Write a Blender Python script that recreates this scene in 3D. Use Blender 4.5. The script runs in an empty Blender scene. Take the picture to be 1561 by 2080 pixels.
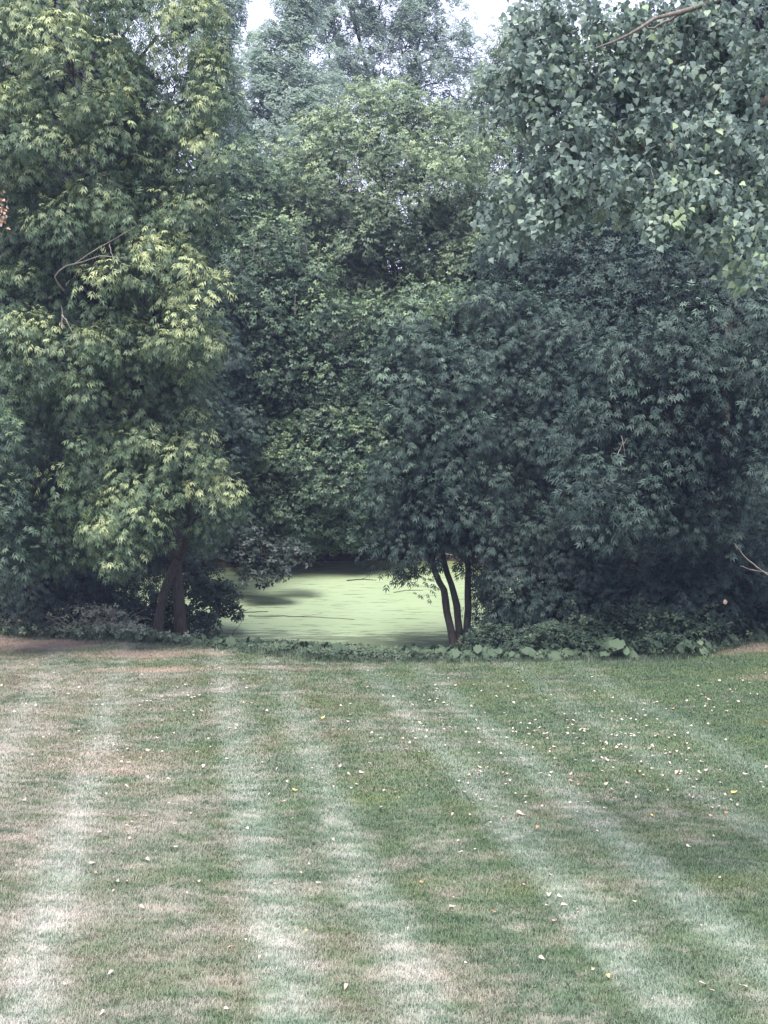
import bpy, math, random
import numpy as np
from mathutils import Vector, noise as mnoise

R = math.radians
rng = np.random.default_rng(7)
random.seed(7)
scene = bpy.context.scene
COL = scene.collection

# ------------------------------------------------------------------ camera
F = 2780.0                      # focal length in photograph pixels
PITCH = 7.0
CAMZ = 4.46
cam_d = bpy.data.cameras.new("camera")
cam = bpy.data.objects.new("camera", cam_d)
COL.objects.link(cam)
cam.location = (0, 0, CAMZ)
cam.rotation_euler = (R(90 - PITCH), 0, 0)
cam_d.sensor_fit = 'VERTICAL'
cam_d.sensor_height = 36
cam_d.lens = 36 * F / 2080
cam_d.clip_start = 0.1
cam_d.clip_end = 3000
scene.camera = cam

# ------------------------------------------------------------------ world, sun, exposure
SUN_EL, SUN_AZ = 66.0, 200.0     # azimuth clockwise from +Y (behind the camera, to the right)
world = bpy.data.worlds.new("World")
scene.world = world
world.use_nodes = True
wn = world.node_tree
wn.nodes.clear()
wo = wn.nodes.new("ShaderNodeOutputWorld")
bg = wn.nodes.new("ShaderNodeBackground")
sky = wn.nodes.new("ShaderNodeTexSky")
sky.sky_type = 'NISHITA'
sky.sun_disc = False
sky.sun_elevation = R(SUN_EL)
sky.sun_rotation = R(SUN_AZ)
sky.altitude = 200
sky.air_density = 1.0
sky.dust_density = 3.0
sky.ozone_density = 1.5
wmix = wn.nodes.new("ShaderNodeMix")
wmix.data_type = 'RGBA'
wmix.inputs[0].default_value = 0.75
wmix.inputs[7].default_value = (9.4, 9.8, 12.7, 1)     # thin bright overcast
wn.links.new(sky.outputs[0], wmix.inputs[6])
wn.links.new(wmix.outputs[2], bg.inputs[0])
bg.inputs[1].default_value = 0.085
wn.links.new(bg.outputs[0], wo.inputs[0])

sun_d = bpy.data.lights.new("sun", 'SUN')
sun_d.energy = 4.2
sun_d.angle = R(28)
sun_d.color = (1.0, 0.95, 0.86)
sun = bpy.data.objects.new("sun", sun_d)
COL.objects.link(sun)
sun.rotation_euler = (R(90 - SUN_EL), 0, R(180 - SUN_AZ))
sun.location = (20, -20, 30)

vs = scene.view_settings
vs.view_transform = 'Standard'
vs.look = 'None'
vs.exposure = 1.1
vs.gamma = 1.0
vs.use_curve_mapping = False
cy = scene.cycles
cy.max_bounces = 6
cy.diffuse_bounces = 3
cy.glossy_bounces = 2
cy.transmission_bounces = 3
cy.volume_bounces = 1
cy.transparent_max_bounces = 4
cy.use_denoising = True
cy.sample_clamp_indirect = 4
try:
    cy.volume_step_rate = 5
    cy.volume_max_steps = 64
except Exception:
    pass

# ------------------------------------------------------------------ helpers
cp, sp = math.cos(R(PITCH)), math.sin(R(PITCH))


def at(px, py, Y):
    """the point at distance Y (metres along +Y) seen at photograph pixel (px, py)"""
    a = (px - 780.5) / F
    b = -(py - 1040) / F
    dy = cp + b * sp
    dz = -sp + b * cp
    k = Y / dy
    return np.array([a * k, Y, CAMZ + dz * k])


def link(o, parent=None):
    COL.objects.link(o)
    if parent is not None:
        o.parent = parent
    return o


def tag(o, label=None, cat=None, group=None, kind=None):
    if label:
        o['label'] = label
    if cat:
        o['category'] = cat
    if group:
        o['group'] = group
    if kind:
        o['kind'] = kind
    return o


def make_mesh(name, verts, loops, starts, mat, tint=None, smooth=False):
    me = bpy.data.meshes.new(name)
    verts = np.asarray(verts, dtype=np.float32)
    loops = np.asarray(loops, dtype=np.int32).ravel()
    starts = np.asarray(starts, dtype=np.int32).ravel()
    me.vertices.add(len(verts))
    me.vertices.foreach_set("co", verts.ravel())
    me.loops.add(len(loops))
    me.loops.foreach_set("vertex_index", loops)
    me.polygons.add(len(starts))
    me.polygons.foreach_set("loop_start", starts)
    if tint is not None:
        at_ = me.attributes.new("tint", 'FLOAT', 'FACE')
        at_.data.foreach_set("value", np.asarray(tint, dtype=np.float32))
    me.update(calc_edges=True)
    me.validate()
    if smooth:
        me.polygons.foreach_set("use_smooth", np.ones(len(starts), dtype=bool))
    me.materials.append(mat)
    return me


def mesh_obj(name, me, parent=None, loc=None):
    o = bpy.data.objects.new(name, me)
    if loc is not None:
        o.location = loc
    return link(o, parent)


def empty(name, loc, label, cat, group=None):
    o = bpy.data.objects.new(name, None)
    o.location = loc
    o.empty_display_size = 0.2
    link(o)
    return tag(o, label, cat, group)


class MB:
    """collects pieces (all polygons of one size) into one mesh"""

    def __init__(self):
        self.v, self.q, self.t, self.n = [], [], [], 0

    def add(self, v, q, tint=None):
        v = np.asarray(v, float)
        q = np.asarray(q, int)
        self.v.append(v)
        self.q.append(q + self.n)
        self.t.append(np.full(len(q), 0.5) if tint is None else np.broadcast_to(tint, (len(q),)))
        self.n += len(v)

    def tube(self, pts, rad, n=7, tint=0.5, wob=0.0):
        pts = np.asarray(pts, float)
        m = len(pts)
        rad = np.broadcast_to(np.asarray(rad, float), (m,))
        tan = np.gradient(pts, axis=0)
        tan /= np.linalg.norm(tan, axis=1, keepdims=True) + 1e-9
        ref = np.array([0.31, 0.9, 0.2])
        a = np.cross(tan, ref)
        a /= np.linalg.norm(a, axis=1, keepdims=True) + 1e-9
        b = np.cross(tan, a)
        th = np.linspace(0, 2 * math.pi, n, endpoint=False)
        rr = rad[:, None] * (1 + wob * rng.normal(size=(m, n)))
        v = pts[:, None, :] + rr[..., None] * (np.cos(th)[None, :, None] * a[:, None, :] + np.sin(th)[None, :, None] * b[:, None, :])
        i = np.arange(m - 1)[:, None] * n
        j = np.arange(n)[None, :]
        j2 = (j + 1) % n
        q = np.stack([i + j, i + j2, i + n + j2, i + n + j], -1).reshape(-1, 4)
        # close the ends with a degenerate-free fan of quads onto two extra verts
        v = v.reshape(-1, 3)
        self.add(v, q, tint)

    def build(self, name, mat, smooth=False):
        v = np.concatenate(self.v)
        q = np.concatenate(self.q)
        t = np.concatenate(self.t)
        k = q.shape[1]
        return make_mesh(name, v, q, np.arange(len(q)) * k, mat, t, smooth)


def smooth_path(pts, n=14, jit=0.0):
    """Catmull-Rom through the given points"""
    P = [np.asarray(p, float) for p in pts]
    P = [2 * P[0] - P[1]] + P + [2 * P[-1] - P[-2]]
    out = []
    segs = len(P) - 3
    per = max(2, n // segs)
    for s in range(segs):
        p0, p1, p2, p3 = P[s:s + 4]
        for k in range(per):
            t = k / per
            out.append(0.5 * ((2 * p1) + (-p0 + p2) * t + (2 * p0 - 5 * p1 + 4 * p2 - p3) * t * t + (-p0 + 3 * p1 - 3 * p2 + p3) * t ** 3))
    out.append(P[-2])
    out = np.array(out)
    if jit:
        out[1:-1] += rng.normal(size=out[1:-1].shape) * jit
    return out


# ------------------------------------------------------------------ materials
def new_mat(name):
    m = bpy.data.materials.new(name)
    m.use_nodes = True
    nt = m.node_tree
    nt.nodes.clear()
    out = nt.nodes.new("ShaderNodeOutputMaterial")
    return m, nt, out


def ramp(nt, fac, stops):
    r = nt.nodes.new("ShaderNodeValToRGB")
    els = r.color_ramp.elements
    while len(els) < len(stops):
        els.new(0.5)
    for e, (p, c) in zip(els, stops):
        e.position = p
        e.color = (*c, 1)
    nt.links.new(fac, r.inputs[0])
    return r.outputs[0]


def math_node(nt, op, a, b=None, clamp=False):
    n = nt.nodes.new("ShaderNodeMath")
    n.operation = op
    n.use_clamp = clamp
    for k, x in enumerate((a, b)):
        if x is None:
            continue
        if isinstance(x, (int, float)):
            n.inputs[k].default_value = x
        else:
            nt.links.new(x, n.inputs[k])
    return n.outputs[0]


def mixc(nt, fac, a, b):
    n = nt.nodes.new("ShaderNodeMix")
    n.data_type = 'RGBA'
    for k, x in ((0, fac), (6, a), (7, b)):
        if isinstance(x, (int, float)):
            n.inputs[k].default_value = x
        elif isinstance(x, tuple):
            n.inputs[k].default_value = (*x, 1)
        else:
            nt.links.new(x, n.inputs[k])
    return n.outputs[2]


def noise_tex(nt, vec, scale, detail=3, rough=0.55):
    n = nt.nodes.new("ShaderNodeTexNoise")
    n.inputs['Scale'].default_value = scale
    n.inputs['Detail'].default_value = detail
    n.inputs['Roughness'].default_value = rough
    if vec is not None:
        nt.links.new(vec, n.inputs['Vector'])
    return n.outputs[0]


def mapping(nt, vec, scale=(1, 1, 1), rot=(0, 0, 0)):
    n = nt.nodes.new("ShaderNodeMapping")
    n.inputs['Scale'].default_value = scale
    n.inputs['Rotation'].default_value = rot
    nt.links.new(vec, n.inputs['Vector'])
    return n.outputs[0]


def leaf_mat(name, dark, mid, young, trans=0.3, rough=0.5, spec=0.4):
    m, nt, out = new_mat(name)
    a = nt.nodes.new("ShaderNodeAttribute")
    a.attribute_name = "tint"
    geo = nt.nodes.new("ShaderNodeNewGeometry")
    nz = noise_tex(nt, geo.outputs['Position'], 1.3, 2)
    fac = math_node(nt, 'ADD', a.outputs['Fac'], math_node(nt, 'MULTIPLY', math_node(nt, 'SUBTRACT', nz, 0.5), 0.35), True)
    c = ramp(nt, fac, [(0.0, dark), (0.5, mid), (0.97, young)])
    b = nt.nodes.new("ShaderNodeBsdfPrincipled")
    b.inputs['Roughness'].default_value = rough
    b.inputs['Specular IOR Level'].default_value = spec
    nt.links.new(c, b.inputs['Base Color'])
    t = nt.nodes.new("ShaderNodeBsdfTranslucent")
    hs = nt.nodes.new("ShaderNodeHueSaturation")
    hs.inputs['Value'].default_value = 1.3
    hs.inputs['Saturation'].default_value = 1.1
    nt.links.new(c, hs.inputs['Color'])
    nt.links.new(hs.outputs[0], t.inputs[0])
    mx = nt.nodes.new("ShaderNodeMixShader")
    mx.inputs[0].default_value = trans
    nt.links.new(b.outputs[0], mx.inputs[1])
    nt.links.new(t.outputs[0], mx.inputs[2])
    nt.links.new(mx.outputs[0], out.inputs[0])
    return m


def bark_mat(name, a, b_, scale=9):
    m, nt, out = new_mat(name)
    tc = nt.nodes.new("ShaderNodeTexCoord")
    mp = mapping(nt, tc.outputs['Object'], (1, 1, 0.18))
    nz = noise_tex(nt, mp, scale * 3, 5, 0.7)
    nz2 = noise_tex(nt, tc.outputs['Object'], 1.6, 3)
    c = ramp(nt, nz, [(0.32, a), (0.66, b_)])
    c = mixc(nt, math_node(nt, 'MULTIPLY', nz2, 0.35), c, (0.05, 0.065, 0.035))
    b = nt.nodes.new("ShaderNodeBsdfPrincipled")
    b.inputs['Roughness'].default_value = 0.9
    b.inputs['Specular IOR Level'].default_value = 0.15
    nt.links.new(c, b.inputs['Base Color'])
    bp = nt.nodes.new("ShaderNodeBump")
    bp.inputs['Strength'].default_value = 0.8
    bp.inputs['Distance'].default_value = 0.02
    nt.links.new(nz, bp.inputs['Height'])
    nt.links.new(bp.outputs[0], b.inputs['Normal'])
    nt.links.new(b.outputs[0], out.inputs[0])
    return m


M = {}
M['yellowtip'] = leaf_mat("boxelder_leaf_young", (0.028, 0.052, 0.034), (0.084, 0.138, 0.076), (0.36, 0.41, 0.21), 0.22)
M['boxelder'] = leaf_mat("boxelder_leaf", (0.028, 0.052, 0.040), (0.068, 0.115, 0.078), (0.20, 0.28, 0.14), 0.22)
M['shadedelder'] = leaf_mat("painted_shade_leaf", (0.016, 0.030, 0.030), (0.040, 0.068, 0.058), (0.13, 0.19, 0.14), 0.12, 0.6, 0.25)  # boxelder leaf darkened: shade from neighbouring crowns put into its colour
M['paletop'] = leaf_mat("sunlit_crown_leaf", (0.065, 0.098, 0.072), (0.135, 0.195, 0.125), (0.31, 0.39, 0.22), 0.3)  # paler leaf colour with sunlight and veiling glare painted in
M['deepshade'] = leaf_mat("deep_shade_leaf", (0.018, 0.030, 0.026), (0.034, 0.052, 0.042), (0.07, 0.10, 0.07), 0.10)  # darkest leaf colour, the shade inside the wood painted in
M['far'] = leaf_mat("far_haze_leaf", (0.18, 0.24, 0.21), (0.30, 0.38, 0.32), (0.40, 0.48, 0.37), 0.5)  # haze of distance painted into a pale leaf colour
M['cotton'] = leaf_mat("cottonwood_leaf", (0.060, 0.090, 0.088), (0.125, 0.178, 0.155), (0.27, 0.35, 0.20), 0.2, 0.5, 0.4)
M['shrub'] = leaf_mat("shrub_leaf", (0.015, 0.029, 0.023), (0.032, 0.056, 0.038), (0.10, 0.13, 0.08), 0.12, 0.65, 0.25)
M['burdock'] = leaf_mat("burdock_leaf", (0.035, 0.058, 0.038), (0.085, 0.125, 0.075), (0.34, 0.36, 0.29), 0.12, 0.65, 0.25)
M['bark'] = bark_mat("grey_brown_bark", (0.032, 0.027, 0.025), (0.095, 0.080, 0.074))
M['palebark'] = bark_mat("pale_grey_bark", (0.09, 0.075, 0.07), (0.26, 0.225, 0.21), 14)
M['deadwood'] = bark_mat("dead_wood", (0.18, 0.15, 0.14), (0.42, 0.37, 0.34), 14)


def dry_mat(name, c1, c2, rough=0.7):
    m, nt, out = new_mat(name)
    tc = nt.nodes.new("ShaderNodeTexCoord")
    nz = noise_tex(nt, tc.outputs['Object'], 18, 4)
    c = ramp(nt, nz, [(0.3, c1), (0.7, c2)])
    b = nt.nodes.new("ShaderNodeBsdfPrincipled")
    b.inputs['Roughness'].default_value = rough
    nt.links.new(c, b.inputs['Base Color'])
    nt.links.new(b.outputs[0], out.inputs[0])
    return m


M['leaf_pale'] = dry_mat("pale_dry_leaf", (0.36, 0.28, 0.24), (0.50, 0.42, 0.38))
M['leaf_pink'] = dry_mat("pinkish_tan_dry_leaf", (0.34, 0.23, 0.19), (0.50, 0.37, 0.32))
M['leaf_yellow'] = dry_mat("yellow_dry_leaf", (0.55, 0.38, 0.10), (0.68, 0.50, 0.16))
M['leaf_brown'] = dry_mat("brown_dry_leaf", (0.26, 0.13, 0.07), (0.42, 0.23, 0.13))


# ------------------------------------------------------------------ terrain shape
EX = [-60, -14, -9.0, -6.5, -4.1, -0.8, 3.2, 5.8, 8.6, 12, 60]
EY = [34, 33.5, 32.6, 31.2, 29.9, 28.3, 27.8, 28.2, 30.4, 32.5, 34]
WATER = -2.70
PCX, PCY, PRX, PRY = -0.6, 38.2, 7.6, 6.6


def sstep(a, b, x):
    t = np.clip((x - a) / (b - a), 0, 1)
    return t * t * (3 - 2 * t)


def edge(x):
    x = np.asarray(x, float)
    return np.interp(x, EX, EY) + 0.10 * np.sin(x * 3.1) + 0.06 * np.sin(x * 7.7 + 1)


def pond_d(x, y):
    """1 on the shore line, less inside"""
    a = np.arctan2((y - PCY) / PRY, (x - PCX) / PRX)
    wob = 1 + 0.035 * np.sin(5 * a + 1) + 0.02 * np.sin(11 * a)
    return np.hypot((x - PCX) / PRX, (y - PCY) / PRY) / wob


def ground_z(x, y):
    x = np.asarray(x, float)
    y = np.asarray(y, float)
    z = -0.077 * y
    # gentle swells of the lawn and a low lip across its far left
    z = z + 0.035 * np.sin(x * 0.9 + 0.4 * y) * sstep(4, 12, y) + 0.025 * np.sin(y * 0.8 - 0.5 * x)
    lip = np.exp(-((y - (25.2 - 0.12 * x)) / 0.9) ** 2) * sstep(1.0, -3.0, x)
    z = z + 0.09 * lip
    z = z + 0.045 * np.clip(x - 6.5, 0, 8) * sstep(20, 28, y)
    e = np.interp(x, EX, EY)
    # beyond the lawn edge the ground levels off just above the water, then rises into the wood
    far = -0.077 * e + (y - e) * (-0.20 + 0.25 * sstep(-5.0, -8.0, x) + 0.24 * sstep(4.0, 7.0, x)) * np.where(y - e < 3.5, 1, 3.5 / np.maximum(y - e, 3.5))
    far = np.maximum(far, WATER + 0.14)
    rise = 0.05 * np.clip(y - 46, 0, 400) + 0.10 * np.clip(np.abs(x + 0.6) - 9, 0, 60) * sstep(30, 36, y) * 0.6
    far = far + rise
    k = sstep(-0.3, 0.9, y - e)
    z = z * (1 - k) + far * k
    d = pond_d(x, y)
    basin = sstep(1.10, 0.86, d)
    z = z * (1 - basin) + (WATER - 0.75) * basin
    return z


def axis(lo, hi, step, far_lo, far_hi):
    mid = np.arange(lo, hi + 1e-6, step)
    left, s, p = [], step, lo
    while p > far_lo:
        s *= 1.35
        p -= s
        left.append(p)
    right, s, p = [], step, hi
    while p < far_hi:
        s *= 1.35
        p += s
        right.append(p)
    return np.concatenate([left[::-1], mid, right])


gx = axis(-14, 14, 0.2, -700, 700)
gy = axis(6, 48, 0.2, -60, 900)
XX, YY = np.meshgrid(gx, gy)
ZZ = ground_z(XX, YY)
ZZ = ZZ + np.where(YY > edge(XX), 0.03 * np.sin(XX * 5.1 + YY * 3.3) * np.sin(YY * 4.7 - XX * 2.2), 0)
verts = np.stack([XX, YY, ZZ], -1).reshape(-1, 3)
nx, ny = len(gx), len(gy)
ii = (np.arange(ny - 1)[:, None] * nx + np.arange(nx - 1)[None, :]).reshape(-1)
quads = np.stack([ii, ii + 1, ii + nx + 1, ii + nx], -1)


LAWN_WORN = [(-9.2, 31.0, 4.0, 1.3, .9), (-5.2, 28.9, 2.0, .8, .6), (-4.6, 26.9, 1.6, .5, .8), (-1.9, 27.3, 1.8, .5, .4), (8.8, 29.4, 2.6, .9, .75), (8.0, 26.2, 1.2, .5, .5), (-4.0, 19.0, 1.2, 1.0, .4), (-5.2, 14.5, 1.5, 1.2, .35)]


# colours of the lawn, shared by the soil sheet and the blades
def lawn_colour(nt, pos, blade_fac=None):
    """mown bands (light tracks painting the sheen of bent blades), straw patches, greener right half"""
    sx = nt.nodes.new("ShaderNodeSeparateXYZ")
    nt.links.new(pos, sx.inputs[0])
    X, Y = sx.outputs[0], sx.outputs[1]
    wobn = noise_tex(nt, pos, 0.45, 2)
    wob = math_node(nt, 'MULTIPLY', math_node(nt, 'SUBTRACT', wobn, 0.5), 0.28)
    # distance across the mowing direction (8.6 degrees to the left of +Y)
    u = math_node(nt, 'ADD', math_node(nt, 'ADD', math_node(nt, 'MULTIPLY', X, 0.9888), math_node(nt, 'MULTIPLY', Y, 0.1495)), wob)
    un = math_node(nt, 'DIVIDE', math_node(nt, 'ADD', u, 10.0), 30.0)
    r = nt.nodes.new("ShaderNodeValToRGB")
    r.color_ramp.interpolation = 'EASE'
    els = r.color_ramp.elements
    lines = [-4.6, -2.65, -1.25, 0.78, 1.87, 3.76, 4.88, 6.68, 7.95]
    amp = [.6, .7, 1.0, .95, .75, .8, .85, .45, .6]
    st = []
    for i, l in enumerate(lines):
        if i % 2:          # the wide gap ends in a dark strip just before this track
            st += [(l - 0.70, 0.20), (l - 0.40, 0.03), (l - 0.04, 0.26 + 0.56 * amp[i]), (l + 0.50, 0.17)]
        else:
            st += [(l - 0.48, 0.14), (l - 0.02, 0.26 + 0.56 * amp[i]), (l + 0.40, 0.04 if i != 2 else .2)]
    st.sort()
    st = st[:31]
    while len(els) < len(st):
        els.new(0.5)
    for e_, (p, v) in zip(els, st):
        e_.position = min(max((p + 10.0) / 30.0, 0), 1)
        e_.color = (v, v, v, 1)
    nt.links.new(un, r.inputs[0])
    track = r.outputs[0]
    big = noise_tex(nt, pos, 0.33, 3, 0.6)
    midn = noise_tex(nt, mapping(nt, pos, (0.8, 1.5, 1.0), (0, 0, R(20))), 1.5, 4, 0.68)
    strk = noise_tex(nt, mapping(nt, pos, (0.7, 1.3, 1.0)), 4.2, 3, 0.7)
    fine = noise_tex(nt, pos, 9.0, 3, 0.7)
    # dryness and painted tree shade: straw to the left, darker green right and far off
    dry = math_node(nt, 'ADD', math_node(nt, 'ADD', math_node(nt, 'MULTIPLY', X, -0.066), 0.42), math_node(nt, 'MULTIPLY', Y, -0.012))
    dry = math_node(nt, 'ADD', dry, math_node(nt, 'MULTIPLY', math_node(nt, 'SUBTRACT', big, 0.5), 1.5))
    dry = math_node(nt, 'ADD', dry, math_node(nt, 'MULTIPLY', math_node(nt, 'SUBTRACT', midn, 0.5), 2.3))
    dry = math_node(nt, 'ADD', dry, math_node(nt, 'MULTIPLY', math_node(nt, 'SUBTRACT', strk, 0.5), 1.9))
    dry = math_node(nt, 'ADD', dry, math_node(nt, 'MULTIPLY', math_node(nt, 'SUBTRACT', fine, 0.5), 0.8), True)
    hue = noise_tex(nt, mapping(nt, pos, (0.5, 0.9, 1.0), (0, 0, R(-15))), 1.1, 4, 0.6)
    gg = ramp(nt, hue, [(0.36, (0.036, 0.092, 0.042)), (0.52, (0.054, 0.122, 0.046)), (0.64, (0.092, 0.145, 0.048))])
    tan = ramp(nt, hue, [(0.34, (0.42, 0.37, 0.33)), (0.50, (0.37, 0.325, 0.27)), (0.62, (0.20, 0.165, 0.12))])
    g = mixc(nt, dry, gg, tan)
    lite = mixc(nt, dry, (0.32, 0.41, 0.35), (0.68, 0.65, 0.62))
    tr = math_node(nt, 'MULTIPLY', track, math_node(nt, 'ADD', math_node(nt, 'MULTIPLY', midn, 0.9), math_node(nt, 'SUBTRACT', math_node(nt, 'MULTIPLY', strk, 0.9), 0.02)), True)
    # the painted track sheen grows weaker with distance
    tr = math_node(nt, 'MULTIPLY', tr, math_node(nt, 'SUBTRACT', 1.42, math_node(nt, 'MULTIPLY', Y, 0.036)), True)
    c = mixc(nt, tr, g, lite)  # bent-blade sheen goes in as lighter grass colour
    # worn reddish bare places along the far edge of the lawn
    for (wx, wy, ax_, ay_, am) in LAWN_WORN:
        dx_ = math_node(nt, 'DIVIDE', math_node(nt, 'SUBTRACT', X, wx), ax_)
        dy_ = math_node(nt, 'DIVIDE', math_node(nt, 'SUBTRACT', Y, wy), ay_)
        rr_ = math_node(nt, 'ADD', math_node(nt, 'MULTIPLY', dx_, dx_), math_node(nt, 'MULTIPLY', dy_, dy_))
        fac_ = math_node(nt, 'SUBTRACT', math_node(nt, 'ADD', 1.0, math_node(nt, 'MULTIPLY', math_node(nt, 'SUBTRACT', midn, 0.5), 2.4)), rr_, True)
        c = mixc(nt, math_node(nt, 'MULTIPLY', fac_, am), c, (0.50, 0.36, 0.30))
    if blade_fac is not None:
        c2 = mixc(nt, blade_fac, (0.04, 0.085, 0.03), (0.58, 0.54, 0.44))
        c = mixc(nt, 0.25, c, c2)
    return c


m, nt, out = new_mat("ground_soil_and_turf")
geo = nt.nodes.new("ShaderNodeNewGeometry")
pos = geo.outputs['Position']
at_l = nt.nodes.new("ShaderNodeAttribute")
at_l.attribute_name = "lawn"
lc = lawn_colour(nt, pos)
lc = mixc(nt, 0.45, lc, (0.085, 0.080, 0.050))
nz = noise_tex(nt, pos, 5, 5, 0.7)
soil = ramp(nt, nz, [(0.3, (0.035, 0.03, 0.022)), (0.55, (0.10, 0.08, 0.06)), (0.72, (0.20, 0.16, 0.13))])
col = mixc(nt, at_l.outputs['Fac'], soil, lc)
b = nt.nodes.new("ShaderNodeBsdfPrincipled")
b.inputs['Roughness'].default_value = 1
b.inputs['Specular IOR Level'].default_value = 0.1
nt.links.new(col, b.inputs['Base Color'])
bp = nt.nodes.new("ShaderNodeBump")
bp.inputs['Strength'].default_value = 0.6
bp.inputs['Distance'].default_value = 0.03
nt.links.new(nz, bp.inputs['Height'])
nt.links.new(bp.outputs[0], b.inputs['Normal'])
nt.links.new(b.outputs[0], out.inputs[0])
me = make_mesh("ground", verts, quads, np.arange(len(quads)) * 4, m, None, True)
al = me.attributes.new("lawn", 'FLOAT', 'POINT')
al.data.foreach_set("value", (1 - sstep(-0.2, 0.25, verts[:, 1] - edge(verts[:, 0]))).astype(np.float32))
ground = mesh_obj("ground", me)
tag(ground, kind='structure')

# ------------------------------------------------------------------ pond
th = np.linspace(0, 2 * math.pi, 96, endpoint=False)
pv = [(PCX, PCY, WATER)]
ringn = 12
for r_ in np.linspace(1.12 / ringn, 1.12, ringn):
    for t in th:
        pv.append((PCX + PRX * r_ * math.cos(t), PCY + PRY * r_ * math.sin(t), WATER))
pl, ps = [], []
c0 = 0
for k in range(96):
    ps.append(c0)
    pl += [0, 1 + k, 1 + (k + 1) % 96]
    c0 += 3
for r_ in range(ringn - 1):
    for k in range(96):
        a0, a1 = 1 + r_ * 96 + k, 1 + r_ * 96 + (k + 1) % 96
        ps.append(c0)
        pl += [a0, a0 + 96, a1 + 96, a1]
        c0 += 4
m, nt, out = new_mat("duckweed_water")
geo = nt.nodes.new("ShaderNodeNewGeometry")
pos = geo.outputs['Position']
n1 = noise_tex(nt, mapping(nt, pos, (0.9, 3.2, 1), (0, 0, R(-8))), 1.4, 5, 0.62)
n2 = noise_tex(nt, mapping(nt, pos, (0.6, 4.5, 1), (0, 0, R(4))), 3.2, 4, 0.7)
n3 = noise_tex(nt, pos, 0.5, 3)
n4 = noise_tex(nt, pos, 38, 3, 0.8)
sepp = nt.nodes.new("ShaderNodeSeparateXYZ")
nt.links.new(pos, sepp.inputs[0])
nearw = math_node(nt, 'MULTIPLY', math_node(nt, 'SUBTRACT', 34.2, sepp.outputs[1]), 0.10)     # more open water by the near shore
cover = math_node(nt, 'ADD', math_node(nt, 'MULTIPLY', n1, 0.55), math_node(nt, 'MULTIPLY', n2, 0.45))
cover = math_node(nt, 'ADD', cover, math_node(nt, 'MAXIMUM', nearw, 0.0))
openw = ramp(nt, cover, [(0.53, (0, 0, 0)), (0.64, (1, 1, 1))])
weed = mixc(nt, n3, (0.22, 0.31, 0.15), (0.31, 0.39, 0.25))
weed = mixc(nt, math_node(nt, 'MULTIPLY', n4, 0.45), weed, (0.40, 0.46, 0.36))
farw = math_node(nt, 'MULTIPLY', math_node(nt, 'SUBTRACT', sepp.outputs[1], 41.0), 0.22, True)
weed = mixc(nt, farw, weed, (0.24, 0.28, 0.12))
wb = nt.nodes.new("ShaderNodeBsdfPrincipled")
wb.inputs['Roughness'].default_value = 0.55
wb.inputs['Specular IOR Level'].default_value = 0.5
nt.links.new(weed, wb.inputs['Base Color'])
bp = nt.nodes.new("ShaderNodeBump")
bp.inputs['Strength'].default_value = 0.35
bp.inputs['Distance'].default_value = 0.01
nt.links.new(n4, bp.inputs['Height'])
nt.links.new(bp.outputs[0], wb.inputs['Normal'])
op = nt.nodes.new("ShaderNodeBsdfPrincipled")
op.inputs['Base Color'].default_value = (0.035, 0.045, 0.03, 1)
op.inputs['Roughness'].default_value = 0.12
mx = nt.nodes.new("ShaderNodeMixShader")
nt.links.new(math_node(nt, 'MULTIPLY', openw, 0.62), mx.inputs[0])
nt.links.new(wb.outputs[0], mx.inputs[1])
nt.links.new(op.outputs[0], mx.inputs[2])
nt.links.new(mx.outputs[0], out.inputs[0])
pond = mesh_obj("pond_water", make_mesh("pond_water", pv, pl, ps, m))
tag(pond, kind='structure')


# ------------------------------------------------------------------ leaf templates  (x along the leaf, y across, z up)
def leaflet(base, ang, L, W, droop, fold=0.0):
    ca, sa = math.cos(ang), math.sin(ang)
    P = [(0, 0, 0), (0.42 * L, -W / 2, -0.2 * droop - fold), (L, 0, -droop), (0.42 * L, W / 2, -0.2 * droop - fold)]
    return [(base[0] + x * ca - y * sa, base[1] + x * sa + y * ca, base[2] + z) for x, y, z in P]


def compound(n_pairs=2, L=0.46, W=0.17):
    v, q = [], []
    parts = [((0.55, 0, -0.04), 0.0, L * 1.05, W * 1.15, 0.10)]
    xs = [0.30, 0.56] if n_pairs == 2 else [0.42]
    for x in xs[:n_pairs]:
        for s in (-1, 1):
            parts.append(((x, 0, -0.02), s * R(43), L * 0.9, W, 0.20))
    for b0, a_, l_, w_, d_ in parts:
        k = len(v)
        v += leaflet(b0, a_, l_, w_, d_)
        q.append((k, k + 1, k + 2, k + 3))
    return np.array(v), np.array(q)


def as_tri(t):
    """the same leaflets as single triangles, for trees too far off to show a leaflet's outline"""
    v, q = t
    return v, np.array([(b_, c_, d_) for (a_, b_, c_, d_) in q])


T_COMP = compound(2, 0.56, 0.125)
T_COMP3 = compound(2, 0.56, 0.25)


def cluster(n=4, seed=1, W=0.34):
    rr = random.Random(seed)
    v, q = [], []
    for k in range(n):
        a_ = (k - (n - 1) / 2) * R(70) + rr.uniform(-.3, .3)
        b0 = (rr.uniform(0, .3), rr.uniform(-.1, .1), rr.uniform(-.12, .12))
        i = len(v)
        v += leaflet(b0, a_, rr.uniform(.5, .7), W, rr.uniform(0, .25))
        q.append((i, i + 1, i + 2, i + 3))
    return np.array(v), np.array(q)


T_SMALL = cluster(4, 3)
T_FAR = as_tri(cluster(5, 5, .5))
T_MID = as_tri((T_COMP3[0], T_COMP3[1]))
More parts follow.
